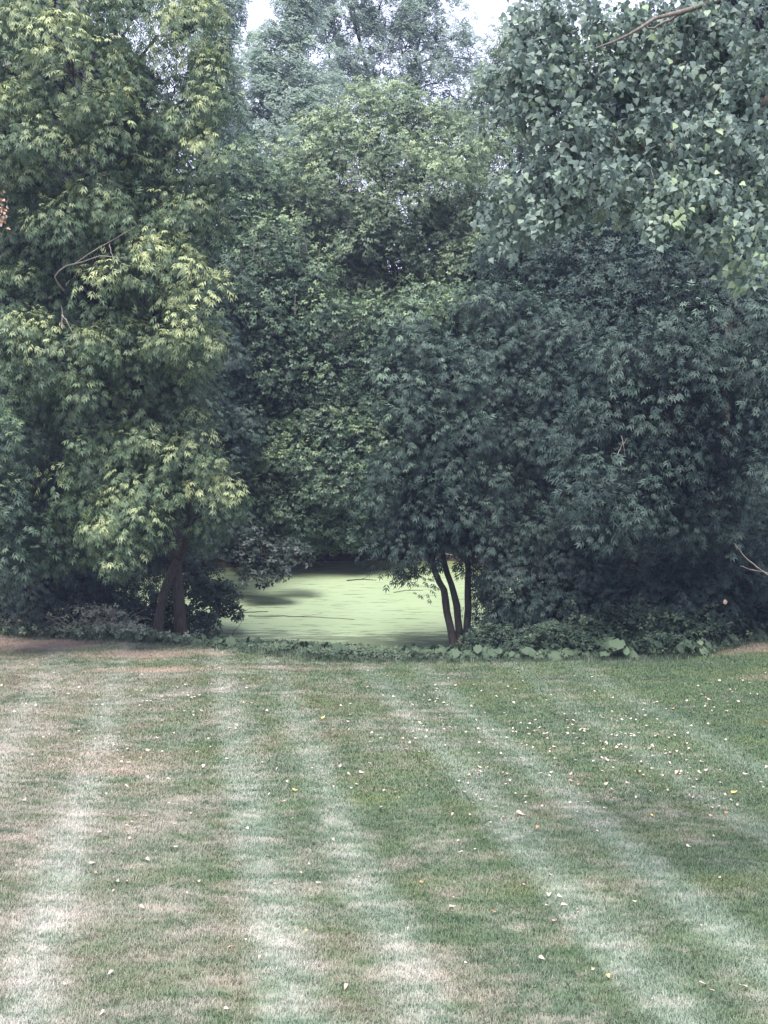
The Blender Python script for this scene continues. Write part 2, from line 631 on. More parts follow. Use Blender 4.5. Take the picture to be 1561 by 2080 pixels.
# deltoid cottonwood leaf with a folded midrib and a short stalk end, quads either side of the midrib
_dl = [(0, 0), (-0.07, .22), (0.10, .44), (0.38, .38), (0.68, .15), (1.05, 0)]
_v, _q = [], []
for (x, y) in _dl:
    _v.append((x, 0, -0.03 * x * x))
for s in (-1, 1):
    for (x, y) in _dl:
        _v.append((x, s * y * (1.06 if s > 0 else .94), 0.05 * y - 0.07 * x * x + 0.06 * y * math.sin(9 * x + s)))
for k in range(5):
    _q.append((k, k + 1, 6 + k + 1, 6 + k))
    _q.append((k + 1, k, 12 + k, 12 + k + 1))
T_DELTA = (np.array(_v), np.array(_q))


def scatter(pos, d, up, size, tmpl, tint):
    """put one copy of the template at every position, x axis along d, z axis near up"""
    d = d / (np.linalg.norm(d, axis=1, keepdims=True) + 1e-9)
    y = np.cross(up, d)
    y /= np.linalg.norm(y, axis=1, keepdims=True) + 1e-9
    z = np.cross(d, y)
    tv, tq = tmpl
    N, K = len(pos), len(tv)
    s = size[:, None, None]
    v = pos[:, None, :] + s * (tv[None, :, 0:1] * d[:, None, :] + tv[None, :, 1:2] * y[:, None, :] + tv[None, :, 2:3] * z[:, None, :])
    q = tq[None] + (np.arange(N) * K)[:, None, None]
    t = np.repeat(tint, len(tq)) + rng.normal(size=N * len(tq)) * 0.05
    return v.reshape(-1, 3), q.reshape(-1, tq.shape[1]), t


def unit(n):
    v = rng.normal(size=(n, 3))
    return v / np.linalg.norm(v, axis=1, keepdims=True)


# ------------------------------------------------------------------ crowns
TIGHT = 0.93


def lobe_tufts(lobes, tuft_r, dens, back=0.45):
    """tuft centres, outward directions and brightness of growth over the shells of all lobes"""
    C, O, B = [], [], []
    for lb in lobes:
        px, py, Y, rx, ry = lb[:5]
        rd = lb[5] if len(lb) > 5 else None
        young = lb[6] if len(lb) > 6 else 0.0
        c = at(px, py, Y)
        a, b_ = rx * Y / F * TIGHT, ry * Y / F * TIGHT
        dd = rd if rd else 0.5 * (a + b_)
        p = 1.6
        area = 4 * math.pi * (((a * b_) ** p + (a * dd) ** p + (b_ * dd) ** p) / 3) ** (1 / p)
        n = max(4, int(dens * area / (1.5 * tuft_r ** 2)))
        u = unit(n)
        keep = (u[:, 1] < 0.25) | (rng.random(n) < back)
        u = u[keep]
        n = len(u)
        r_ = rng.uniform(0.66, 1.16, n)
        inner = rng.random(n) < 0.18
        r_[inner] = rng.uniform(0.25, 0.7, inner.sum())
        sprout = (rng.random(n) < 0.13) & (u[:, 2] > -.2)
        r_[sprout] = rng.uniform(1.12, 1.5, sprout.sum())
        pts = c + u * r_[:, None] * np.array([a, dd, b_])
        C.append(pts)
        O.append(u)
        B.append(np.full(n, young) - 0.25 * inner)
    return np.concatenate(C), np.concatenate(O), np.concatenate(B)


def crown_mesh(name, lobes, mat, leaf=0.28, tuft_r=0.48, per=26, dens=1.0, tmpl=None, droop=0.75, young=0.3, back=0.45, loc=None, flat=0.55):
    tmpl = tmpl or T_COMP
    C, O, B = lobe_tufts(lobes, tuft_r, dens, back)
    n = len(C)
    up = np.array([0, 0, 1.0])
    ax = O * 0.65 + up * 0.60 + np.array([0, -0.15, 0]) + rng.normal(size=(n, 3)) * 0.18
    ax /= np.linalg.norm(ax, axis=1, keepdims=True)
    ref = np.where(np.abs(ax[:, 2:3]) < 0.9, np.array([[0, 0, 1.0]]), np.array([[1.0, 0, 0]]))
    e1 = np.cross(ax, ref)
    e1 /= np.linalg.norm(e1, axis=1, keepdims=True)
    e2 = np.cross(ax, e1)
    tr = tuft_r * rng.uniform(0.6, 1.3, n)
    per_n = rng.poisson(per, n) + 4
    idx = np.repeat(np.arange(n), per_n)
    m_ = len(idx)
    r_ = np.sqrt(rng.random(m_))
    thv = rng.random(m_) * 2 * math.pi
    rad = np.cos(thv)[:, None] * e1[idx] + np.sin(thv)[:, None] * e2[idx]
    h = (0.85 - r_ ** 2) * flat + rng.normal(size=m_) * 0.10
    low = rng.random(m_) < 0.25
    h[low] -= rng.uniform(.1, .6, low.sum())
    pos = C[idx] + tr[idx, None] * (rad * r_[:, None] + ax[idx] * h[:, None])
    d = rad * (0.30 + 0.55 * r_[:, None]) + ax[idx] * (0.9 * (1 - r_) ** 1.5)[:, None] - up * (droop * (0.10 + 0.9 * r_))[:, None] + rng.normal(size=(m_, 3)) * 0.20
    upv = ax[idx] * 0.9 + rad * 0.6 + up * 0.3 + rng.normal(size=(m_, 3)) * 0.22
    size = leaf * rng.uniform(0.6, 1.15, m_)
    tuft_t = rng.normal(size=n) * 0.09
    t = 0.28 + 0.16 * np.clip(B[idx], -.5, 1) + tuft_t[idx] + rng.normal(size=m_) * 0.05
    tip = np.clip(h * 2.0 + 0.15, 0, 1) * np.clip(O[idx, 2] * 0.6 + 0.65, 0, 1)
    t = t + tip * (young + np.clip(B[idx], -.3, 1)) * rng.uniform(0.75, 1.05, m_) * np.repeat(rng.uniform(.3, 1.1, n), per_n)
    t = np.clip(t, 0.02, 1)
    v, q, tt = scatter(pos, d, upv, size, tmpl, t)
    if loc is not None:
        v = v - np.asarray(loc)
    return make_mesh(name, v, q, np.arange(len(q)) * q.shape[1], mat, np.clip(tt, 0, 1)), C, n


def wood_mesh(name, loc, stems, lobes, C, mat, limb_r=0.06, twigs=0.5, n=8):
    """stems: list of (points, base radius, top radius); limbs run to the lobes, twigs to some of the tufts"""
    mb = MB()
    allp, allr = [], []
    for pts, r0, r1 in stems:
        P = smooth_path(pts, 16, 0.012)
        t = np.linspace(0, 1, len(P))
        rr = r0 + (r1 - r0) * t ** 0.8
        rr[0] *= 1.12
        if len(rr) > 2:
            rr[1] *= 1.08
        mb.tube(P, rr, n, wob=0.05)
        allp.append(P)
        allr.append(rr)
    P = np.concatenate(allp)
    Rr = np.concatenate(allr)
    cent = []
    for lb in lobes:
        c = at(*lb[:3])
        if len(lb) > 4 and lb[4] < 22 and lb[0] > 700:
            cent.append(c)
            continue
        dist = np.linalg.norm(P - c, axis=1) + 2.2 * np.clip(P[:, 2] - c[2] + 0.3, 0, 9)
        # limbs leave from the leafy part of the stem only
        k = int(np.argmin(dist))
        s = P[k]
        L = np.linalg.norm(c - s)
        if L < 0.15:
            cent.append(c)
            continue
        mid = s * 0.5 + c * 0.5 + np.array([rng.normal() * .08, rng.normal() * .08, 0.12]) * L
        q = smooth_path([s, mid, c], 8, 0.015 * L)
        mb.tube(q, np.linspace(min(Rr[k] * .7, limb_r), 0.014, len(q)), 6)
        cent.append(c)
    cent = np.array(cent)
    sel = C[rng.random(len(C)) < twigs]
    for c in sel:
        k = int(np.argmin(np.linalg.norm(cent - c, axis=1)))
        s = cent[k]
        L = np.linalg.norm(c - s)
        mid = (s + c) / 2 + np.array([0, 0, .1 * L]) + rng.normal(size=3) * .06 * L
        mb.tube([s, mid, c], [0.014, 0.009, 0.004], 4)
    v = np.concatenate(mb.v) - np.asarray(loc)
    q = np.concatenate(mb.q)
    return make_mesh(name, v, q, np.arange(len(q)) * 4, mat, None, True)


STAT = []


def shoots(root, base, spots_, Y, n_leaf=9):
    """upright pale young shoots standing out of a crown, each one a part"""
    for (px, py) in spots_:
        h_ = rng.uniform(40, 85) * Y / F
        p0 = at(px, py, Y + rng.uniform(-.3, .2))
        tip = p0 + np.array([rng.normal() * .12, rng.normal() * .05, h_])
        mb_ = MB()
        mb_.tube([p0, (p0 + tip) / 2 + rng.normal(size=3) * .02, tip], [.016, .012, .006], 4)
        q_ = np.concatenate(mb_.q)
        mesh_obj("shoot", make_mesh("shoot", np.concatenate(mb_.v) - base, q_, np.arange(len(q_)) * 4, M['palebark'], None, True), root)


def tree(name, label, lobes, stems, leafmat='boxelder', bark='bark', cat='tree', group=None, limb_r=0.07, twigs=0.5, shoot_spots=(), **kw):
    base = np.array(stems[0][0][0], float)
    root = empty(name, base, label, cat, group)
    me, C, n = crown_mesh("crown", lobes, M[leafmat], loc=base, **kw)
    STAT.append((label[:40], n, len(me.polygons)))
    mesh_obj("crown", me, root)
    mesh_obj("trunk", wood_mesh("trunk", base, stems, lobes, C, M[bark], limb_r, twigs), root)
    for sh_ in shoot_spots:
        shoots(root, base, [sh_[:2]], sh_[2])
    return root


def gpt(px, Y, dz=-0.15):
    x = (px - 780.5) / F * Y
    return np.array([x, Y, float(ground_z(x, Y)) + dz])


def copy_tree(o, parent=None):
    c = o.copy()
    COL.objects.link(c)
    c.parent = parent
    for ch in list(o.children):
        copy_tree(ch, c)
    return c


# ---- the tall tree at the left with yellow green tips
L1 = [(40, 40, 30, 110, 90, 1.2, .2), (150, 150, 28.9, 115, 105, 1.0, .7), (270, 40, 30.2, 110, 80, 1.2, .1), (400, 60, 29.6, 60, 100, 1.0, .7),
      (345, 215, 29.8, 95, 100, 1.1, .15), (235, 255, 28.9, 65, 60, .8, .55), (420, 170, 29.4, 38, 80, .7, .6), (60, 270, 29.0, 105, 80, 1.0, .45),
      (60, 390, 29.8, 100, 80, 1.0, .1), (215, 375, 29.2, 65, 70, .8, .35), (310, 340, 30, 80, 80, .9, .1), (420, 330, 29.3, 42, 80, .7, .6),
      (150, 450, 29.1, 70, 60, .8, .35), (260, 465, 29.5, 80, 60, .8, .2), (395, 450, 29.6, 60, 70, .8, .3), (60, 500, 30.2, 90, 70, .9, 0),
      (320, 540, 28.7, 90, 60, .8, .75), (215, 600, 29.3, 75, 60, .8, .4), (395, 590, 29.0, 55, 60, .7, .75), (60, 610, 30.2, 100, 70, .9, 0),
      (360, 680, 28.9, 75, 55, .8, .7), (240, 690, 29.4, 70, 60, .8, .35), (110, 715, 28.8, 95, 65, .8, .5), (20, 690, 30, 70, 60, .8, .1),
      (300, 770, 30.2, 90, 60, .9, .05), (165, 800, 29.4, 65, 60, .8, .2), (60, 800, 30.3, 90, 70, .9, -.1), (380, 760, 30.5, 50, 60, .8, 0)]
tree("boxelder_tree", "tall tree at the left with drooping yellow-green tips, rising out of the frame",
     L1, [([gpt(362, 32.0), at(362, 1180, 32), at(350, 1000, 31.8), at(310, 700, 31.2), at(260, 350, 31), at(230, 0, 31), at(220, -150, 31)], 0.155, 0.04)],
     'yellowtip', leaf=0.235, tuft_r=0.44, per=42, dens=.95, young=0.46, limb_r=0.06, droop=1.2)

# ---- the leaning tree under it
L2 = [(340, 880, 29.8, 105, 60, .9, .25), (210, 930, 29.6, 85, 60, .8, .3), (405, 925, 29.6, 50, 55, .7, .5), (440, 1000, 29.8, 48, 42, .6, .7),
      (310, 985, 29.2, 90, 50, .8, .4), (160, 1010, 29.6, 60, 60, .7, .35), (250, 1060, 28.9, 75, 50, .7, .45), (160, 1085, 29.7, 45, 45, .6, .3),
      (300, 1040, 29.6, 50, 40, .6, .35), (245, 1125, 28.9, 45, 32, .5, .4), (425, 1050, 30, 34, 40, .5, .35), (290, 930, 30.2, 80, 60, .8, .1)]
tree("leaning_tree", "leaning tree with slanting trunk and low drooping bright green crown at left of the pond",
     L2, [([gpt(312, 31.6), at(326, 1240, 31.6), at(350, 1160, 31.4), at(386, 1075, 31.1), at(375, 980, 30.6), at(340, 900, 30.3)], 0.15, 0.05)],
     'yellowtip', leaf=0.23, tuft_r=0.40, per=42, dens=.95, young=0.42, limb_r=0.06, droop=1.2)

# ---- left edge, lower
L3 = [(-10, 890, 28.5, 45, 55, .6, .35), (0, 990, 28.4, 45, 60, .6, .4), (30, 1065, 28.6, 50, 45, .6, .2), (20, 1130, 28.8, 70, 45, .7, .1), (-60, 960, 29, 60, 110, .9, 0),
      (90, 1110, 29.6, 45, 55, .6, -.1), (30, 860, 30.5, 90, 70, .9, -.1)]
tree("slender_tree", "small dark tree cut off by the left edge below the tall one", L3,
     [([gpt(-40, 31.5), at(-45, 1150, 31), at(-50, 900, 30)], 0.11, 0.03)], 'boxelder', leaf=0.25, tuft_r=0.36, per=28, young=0.3)

# ---- dark understorey behind the left trunks
U1 = [(60, 960, 33, 110, 80, 1.3), (150, 890, 33.5, 90, 70, 1.2), (60, 1080, 33, 100, 70, 1.2), (160, 1150, 33, 90, 60, 1.1), (250, 1180, 33.6, 80, 60, 1.0),
      (330, 1100, 34.5, 90, 70, 1.2), (40, 1180, 32.8, 90, 50, 1.0), (240, 1235, 33.4, 80, 38, .8), (130, 1225, 33, 80, 40, .8)]
tree("understorey_tree", "dark shaded tree filling the space behind the leaning trunk at the left", U1,
     [([gpt(150, 34.5), at(140, 1150, 34), at(110, 900, 34)], 0.12, 0.03)], 'shadedelder', leaf=0.24, tuft_r=0.42, per=26, young=0.1)
U2 = [(440, 1205, 33.5, 48, 26, .5), (400, 1180, 33.4, 45, 40, .6), (405, 1255, 33, 45, 28, .5), (350, 1235, 33.4, 40, 40, .5), (470, 1235, 33.6, 28, 14, .3)]
tree("overhanging_shrub", "dark leafy shrub leaning out over the green pond beside the leaning trunk", U2,
     [([gpt(352, 33), at(372, 1250, 33), at(400, 1215, 33.2)], 0.035, 0.015)], 'shrub', cat='shrub', leaf=0.17, tuft_r=0.22, per=16, dens=0.75, young=0.1, tmpl=T_SMALL, droop=0.3)

U3 = [(425, 640, 41, 50, 60, 1.0, 0), (450, 720, 40, 55, 50, 1.0, .05), (430, 800, 39.5, 60, 50, 1.0, 0), (480, 870, 39.5, 50, 45, .9, .15), (430, 900, 39, 60, 50, .9, 0), (470, 960, 39, 50, 45, .9, 0), (420, 1000, 38.5, 60, 50, .9, -.1),
      (470, 1050, 38.5, 50, 40, .8, -.05), (430, 1110, 38, 55, 40, .8, -.1), (400, 560, 41, 60, 60, 1.0, 0), (400, 730, 40, 60, 60, 1.0, -.1)]
tree("slim_tree", "dark slim tree in the hollow between the yellow-tipped tree and the bushy one", U3,
     [([gpt(395, 41), at(405, 1100, 40.5), at(420, 850, 40.5), at(420, 620, 41)], 0.12, 0.03)], 'shadedelder', leaf=0.26, tuft_r=0.42, per=24, dens=.9, young=0.35)

# ---- middle distance, beyond the pond
M2 = [(470, 350, 45, 60, 60, 1.4, .3), (470, 450, 44.5, 60, 70, 1.4, .2), (560, 490, 43.5, 80, 60, 1.4, .4), (500, 560, 43, 75, 70, 1.3, .25),
      (610, 560, 43.8, 75, 70, 1.3, .3), (540, 650, 43, 90, 70, 1.4, .15), (640, 660, 43.5, 80, 70, 1.4, .2), (470, 690, 44, 60, 90, 1.4, 0),
      (560, 750, 43.5, 90, 70, 1.4, 0), (660, 760, 43.4, 80, 70, 1.3, .1), (540, 370, 46, 60, 50, 1.3, .3), (430, 560, 46, 60, 100, 1.5, -.1)]
tree("bushy_tree", "mid green bushy tree with upright pale shoots, between the yellow-tipped tree and the rounded crown", M2,
     [([gpt(520, 45.5), at(530, 1000, 45.5), at(540, 800, 45), at(550, 600, 44.8), at(545, 450, 44.8)], 0.17, 0.04)], 'boxelder', leaf=0.28, tuft_r=0.42, per=24, dens=.9, young=0.55, tmpl=T_MID,
     shoot_spots=[(530, 545, 41.9), (515, 530, 41.9), (610, 520, 41.9), (625, 515, 41.9), (490, 560, 42), (565, 500, 42), (645, 540, 42), (470, 590, 42.2), (600, 640, 41.6), (505, 660, 41.6)])
M1 = [(760, 215, 48, 60, 40, 1.4, .4), (800, 190, 48.3, 26, 26, .6, .4), (735, 195, 48.3, 22, 22, .5, .4), (905, 215, 48.2, 24, 22, .5, .4), (830, 235, 48, 50, 40, 1.2, .4), (880, 265, 48, 60, 45, 1.4, .4), (690, 245, 48, 30, 24, .6, .4), (690, 280, 48, 80, 55, 1.6, .4), (940, 310, 48, 60, 60, 1.5, .3), (620, 330, 48, 70, 50, 1.5, .35),
      (790, 320, 47, 100, 60, 1.6, .35), (890, 370, 46.6, 90, 60, 1.6, .3), (700, 380, 46.6, 90, 60, 1.6, .35), (620, 420, 47, 75, 55, 1.5, .2), (800, 430, 46.4, 100, 60, 1.6, .1),
      (950, 430, 47, 70, 70, 1.5, .2), (720, 490, 46.6, 80, 60, 1.5, 0), (880, 500, 47, 80, 60, 1.5, 0), (960, 550, 46, 70, 70, 1.4, .2), (690, 590, 47, 80, 60, 1.5, 0),
      (870, 590, 46.5, 90, 50, 1.4, .2), (780, 560, 48, 80, 70, 1.4, -.2)]
tree("rounded_tree", "large round-topped pale green tree in the middle with dark forked trunk showing through", M1,
     [([gpt(830, 48.5), at(830, 900, 48), at(815, 620, 47), at(790, 500, 46.8), at(775, 350, 47.4)], 0.22, 0.05),
      ([at(818, 650, 47.2), at(840, 540, 47), at(890, 420, 47.2)], 0.12, 0.04), ([at(812, 600, 46.8), at(740, 480, 46.9), at(690, 380, 47.4)], 0.11, 0.04)],
     'paletop', leaf=0.28, tuft_r=0.42, per=22, dens=.85, young=0.65, limb_r=0.07, tmpl=T_MID,
     shoot_spots=[(710, 400, 45.1), (735, 390, 45.1), (830, 350, 45.2), (820, 355, 45.2), (640, 360, 46), (760, 340, 45.4), (900, 390, 45.1), (590, 400, 45.6), (690, 340, 46)])
M5 = [(760, 650, 43.6, 70, 50, 1.1, .35), (850, 640, 43.1, 75, 45, 1.1, .4), (930, 630, 43.6, 60, 50, 1.1, .3), (720, 720, 43.6, 80, 60, 1.2, .15), (800, 730, 43.1, 70, 60, 1.2, .2), (700, 800, 43.6, 90, 50, 1.2, 0),
      (620, 790, 44.6, 80, 60, 1.2, 0), (460, 800, 44.6, 70, 70, 1.4, -.1), (780, 820, 43.6, 80, 60, 1.2, 0)]
tree("broad_tree", "broad green tree in the middle above the far shore, below the round-topped crown", M5,
     [([gpt(740, 45), at(735, 1000, 44.5), at(700, 850, 43.6), at(640, 740, 43)], 0.18, 0.05), ([at(735, 950, 44.2), at(780, 800, 43), at(800, 700, 42.5)], .1, .04)],
     'boxelder', leaf=0.27, tuft_r=0.40, per=26, dens=.9, young=0.5, tmpl=T_MID)
M3 = [(560, 870, 43.1, 70, 55, 1.0, .35), (650, 850, 42.8, 80, 45, 1.0, .35), (725, 900, 42.4, 70, 60, 1.0, .35), (610, 940, 42.4, 80, 55, 1.0, .3), (540, 970, 43.1, 60, 60, 1.0, .1),
      (690, 980, 42.2, 80, 55, 1.0, .25), (610, 1030, 42.4, 80, 50, 1.0, .1), (710, 1055, 42.4, 80, 40, .9, .05), (520, 1060, 43.1, 60, 50, .9, -.1), (640, 1085, 42.8, 70, 28, .8, -.1),
      (770, 980, 42.6, 60, 60, .9, .1), (460, 980, 44.6, 60, 90, 1.1, -.1), (460, 1080, 44.6, 60, 50, .9, -.2)]
tree("low_spreading_tree", "lighter green tree spreading low over the back of the pond", M3,
     [([gpt(560, 45), at(570, 1080, 45), at(600, 960, 44), at(640, 900, 43)], 0.14, 0.05)], 'boxelder', leaf=0.26, tuft_r=0.36, per=28, dens=.95, young=0.5, tmpl=T_MID)
M6 = [(540, 1130, 37.5, 44, 24, .5), (530, 1168, 37.2, 36, 13, .35), (575, 1158, 37.2, 26, 9, .25), (500, 1105, 38, 40, 34, .6), (600, 1115, 38.5, 40, 20, .5)]
tree("drooping_branches", "dark leafy branches drooping down in front of the green pond water, left of its middle", M6,
     [([gpt(470, 44), at(470, 1100, 42), at(500, 1050, 39), at(530, 1100, 37.6)], 0.06, 0.02)], 'deepshade', cat='tree', leaf=0.2, tuft_r=0.24, per=14, dens=.7, young=0.0, tmpl=T_SMALL, droop=.6)

# ---- triple trunk tree right of the pond
M4 = [(850, 700, 31.2, 75, 50, .9, .35), (930, 760, 31.2, 70, 60, .9, .2), (830, 780, 31, 65, 50, .8, .35), (870, 860, 30.8, 75, 55, .9, .3), (950, 880, 31, 70, 60, .9, .05),
      (810, 930, 31, 60, 50, .8, .15), (890, 950, 30.6, 80, 50, .9, .15), (800, 1020, 31, 60, 50, .8, .05), (880, 1040, 30.8, 80, 50, .8, .1), (960, 1000, 31, 70, 55, .8, .05),
      (820, 1100, 31, 70, 34, .7, -.1), (900, 1105, 31.2, 65, 26, .7, -.1), (790, 1142, 31.6, 26, 20, .4, -.2), (842, 1185, 31.8, 18, 16, .25, -.2), (985, 1070, 30.8, 50, 40, .6, .1)]
tree("triple_stemmed_tree", "tree with three slim brown stems fanning up at the pond's right side", M4,
     [([gpt(928, 31.4), at(906, 1220, 31.4), at(878, 1140, 31.2), at(842, 1010, 31.2), at(820, 860, 31.2)], 0.105, 0.04),
      ([gpt(938, 31.5), at(928, 1230, 31.5), at(903, 1140, 31.5), at(885, 1000, 31.4), at(870, 780, 31.4)], 0.105, 0.04),
      ([gpt(950, 31.5), at(951, 1210, 31.5), at(949, 1110, 31.5), at(947, 950, 31.5), at(942, 780, 31.5)], 0.105, 0.04)],
     'shadedelder', leaf=0.25, tuft_r=0.42, per=34, dens=.95, young=0.45, limb_r=.05)

# ---- right hand trees
R1 = [(1010, 620, 35, 80, 45, 1.1, .4), (1090, 680, 34.5, 80, 60, 1.1, .2), (1000, 700, 34.5, 70, 60, 1.0, .3), (1040, 790, 34, 90, 65, 1.1, .05), (1130, 790, 34, 80, 65, 1.1, 0), (1020, 880, 34, 80, 60, 1.0, 0),
      (1100, 890, 33.6, 80, 60, 1.0, 0), (1040, 970, 33.5, 80, 55, 1.0, .1), (1180, 700, 35, 80, 70, 1.2, 0)]
tree("shaded_tree", "blue-green shaded tree just right of the three-stemmed one, its top below the hanging cottonwood leaves", R1,
     [([gpt(1075, 35), at(1070, 1050, 35), at(1060, 800, 35), at(1050, 650, 35)], 0.15, 0.04)], 'shadedelder', leaf=0.26, tuft_r=0.46, per=36, dens=.95, young=0.3)
R2 = [(1375, 640, 28.8, 48, 42, .6, .5), (1500, 650, 28.8, 70, 50, .8, .25), (1310, 710, 28.8, 80, 50, .8, .25), (1420, 710, 28.5, 75, 50, .8, .25), (1530, 740, 28.6, 60, 55, .8, .1),
      (1240, 740, 29.4, 70, 50, .8, .15), (1370, 790, 28.6, 90, 50, .9, .1), (1480, 820, 28.8, 80, 55, .9, 0), (1250, 830, 29, 80, 50, .8, .05), (1350, 870, 29, 90, 50, .9, .05), (1180, 880, 29.2, 70, 50, .8, .1),
      (1280, 930, 28.8, 90, 50, .9, .05), (1200, 985, 28.8, 75, 45, .8, .1), (1290, 1010, 28.6, 60, 40, .7, .15), (1190, 1050, 28.6, 45, 28, .5, .2), (1290, 1060, 28.5, 26, 22, .3, .1), (1540, 940, 28.5, 45, 60, .6, .15), (1440, 900, 29.6, 70, 50, .8, -.1), (1380, 960, 29.4, 90, 50, .9, -.1), (1480, 980, 29.8, 70, 60, .8, -.1), (1400, 1040, 29.8, 80, 45, .8, -.1), (1500, 1060, 29.6, 60, 45, .8, 0)]
tree("dark_maple_tree", "large dark tree at the right with layered tufts, under the hanging cottonwood leaves", R2,
     [([gpt(1400, 31.5), at(1390, 1150, 31), at(1380, 950, 30.5), at(1370, 750, 30)], 0.15, 0.04)], 'shadedelder', leaf=0.26, tuft_r=0.46, per=36, dens=.95, young=0.3)
R3 = [(1100, 500, 38, 100, 70, 1.4, .2), (1220, 540, 37, 100, 70, 1.4, .15), (1330, 560, 37, 100, 70, 1.4, 0), (1450, 580, 36, 110, 70, 1.3, 0), (1560, 600, 36, 90, 80, 1.3, 0), (1180, 630, 36.5, 100, 60, 1.2, 0), (1290, 640, 36, 90, 60, 1.2, 0),
      (1030, 540, 39, 80, 60, 1.2, .2), (1250, 430, 39, 110, 70, 1.4, .1), (1400, 460, 39, 120, 70, 1.4, 0), (1540, 480, 39, 100, 80, 1.4, 0), (1100, 400, 41, 90, 60, 1.4, .1), (1300, 340, 42, 140, 80, 1.5, 0), (1480, 360, 42, 120, 90, 1.5, 0)]
tree("tall_wood_tree", "tall dark tree standing behind the hanging cottonwood leaves at the right", R3,
     [([gpt(1270, 39), at(1270, 1000, 39), at(1270, 700, 38.6), at(1290, 450, 39.5)], 0.2, 0.05)], 'shadedelder', leaf=0.28, tuft_r=0.44, per=26, dens=.9, young=0.25, tmpl=T_MID)
R4 = [(1020, 1100, 31, 60, 45, .7, .1), (1050, 1170, 30.6, 60, 45, .7, 0), (1110, 1090, 31.5, 80, 60, .9, -.1), (1160, 1180, 31, 90, 50, .9, -.2), (1100, 1230, 30.6, 90, 40, .8, -.1), (1230, 1130, 32, 90, 60, 1, -.2), (1000, 1210, 31.4, 40, 50, .6, -.1), (995, 1265, 31.2, 34, 30, .5, -.1), (1060, 1260, 30.8, 60, 40, .6, -.1), (1000, 1150, 31.6, 36, 50, .6, -.1), (1200, 1200, 31.4, 70, 50, .8, -.1), (1250, 1250, 31, 70, 40, .7, -.1), (1180, 1060, 31.6, 80, 50, .8, -.1)]
tree("low_bushy_tree", "low dark bushy tree reaching the bank immediately right of the three stems", R4,
     [([gpt(1110, 32), at(1110, 1200, 32), at(1100, 1080, 31.8)], 0.09, 0.03)], 'shadedelder', leaf=0.24, tuft_r=0.42, per=34, dens=.95, young=0.15)
R5 = [(1340, 1150, 31.5, 90, 60, .9, -.1), (1440, 1130, 31, 90, 60, .9, -.1), (1540, 1090, 31.5, 70, 60, .9, -.1), (1290, 1230, 30.6, 90, 40, .8, 0), (1400, 1210, 30.6, 90, 45, .8, 0), (1380, 1080, 33, 100, 60, 1, -.2), (1500, 1010, 33, 80, 60, 1, -.2), (1560, 1180, 31, 60, 50, .8, -.1)]
tree("thicket_tree", "nearly black thicket tree low at the right behind the bank shrubs", R5,
     [([gpt(1440, 32.5), at(1435, 1150, 32.5), at(1440, 1020, 32.5)], 0.09, 0.03)], 'shadedelder', leaf=0.24, tuft_r=0.38, per=26, dens=.95, young=0.1)
tr_ = MB()
# ---- pale far trees against the sky
P1 = [(605, 50, 60, 45, 55, 1.5, .3), (550, 110, 60, 55, 75, 1.6, .2), (600, -20, 60, 50, 50, 1.5, .3), (610, 150, 60, 70, 70, 1.8, .3), (480, 190, 60, 60, 70, 1.8, .2), (560, 220, 59, 80, 70, 1.8, .2), (640, 240, 59, 50, 70, 1.6, .2),
      (470, 280, 59, 70, 60, 1.7, .1), (560, 310, 58, 90, 60, 1.8, .1), (480, 370, 58, 80, 60, 1.8, .1), (600, 390, 58, 80, 60, 1.8, .1)]
tree("poplar_tree", "hazy grey-green poplar left of the middle at the top, against the white sky", P1,
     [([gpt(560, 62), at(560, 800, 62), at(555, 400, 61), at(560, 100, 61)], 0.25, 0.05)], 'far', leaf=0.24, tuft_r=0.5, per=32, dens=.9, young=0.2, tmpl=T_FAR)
P2 = [(680, 30, 66, 70, 60, 1.8, .2), (770, 20, 66, 70, 60, 1.8, .2), (730, 100, 66, 80, 55, 1.8, .1), (850, 40, 66, 60, 60, 1.8, .1), (820, 110, 66, 60, 60, 1.8, .1), (920, 80, 66, 45, 60, 1.5, .1), (690, 180, 66, 60, 50, 1.5, .1), (640, 20, 66, 40, 60, 1.4, .2), (955, 120, 66, 26, 50, 1.2, .1), (730, -30, 66, 90, 50, 1.5, .2), (860, -30, 66, 80, 50, 1.5, .2),
      (780, 190, 66, 70, 40, 1.5, .1), (890, 170, 66, 60, 50, 1.5, .1), (930, 230, 66, 50, 50, 1.5, .1), (680, 270, 66, 60, 60, 1.5, .1), (850, 260, 66, 80, 50, 1.5, .1)]
tree("airy_tree", "tall airy tree in the top middle with white sky sparkling through its leaves", P2,
     [([gpt(790, 67), at(790, 800, 67), at(770, 300, 67), at(740, 120, 66.6), at(700, -20, 66.4)], 0.25, 0.05), ([at(775, 330, 67), at(830, 180, 66.7), at(870, 0, 66.4)], .15, .04),
      ([at(770, 300, 67), at(690, 200, 66.6), at(660, 60, 66.4)], .1, .04)],
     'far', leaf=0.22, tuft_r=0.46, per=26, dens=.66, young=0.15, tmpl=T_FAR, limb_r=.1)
P3 = [(462, 10, 50, 28, 60, 1.2, 0), (440, 110, 50, 40, 60, 1.2, .1), (450, 180, 50, 40, 50, 1.2, .1), (430, 0, 52, 60, 60, 1.4, 0), (440, 260, 50, 40, 60, 1.2, .1)]
tree("narrow_tree", "narrow dark tree top between the yellow-tipped tree and the bright sky gap", P3,
     [([gpt(420, 51), at(425, 700, 51), at(440, 100, 51)], 0.18, 0.04)], 'far', leaf=0.24, tuft_r=0.42, per=26, young=0.1, tmpl=T_FAR)
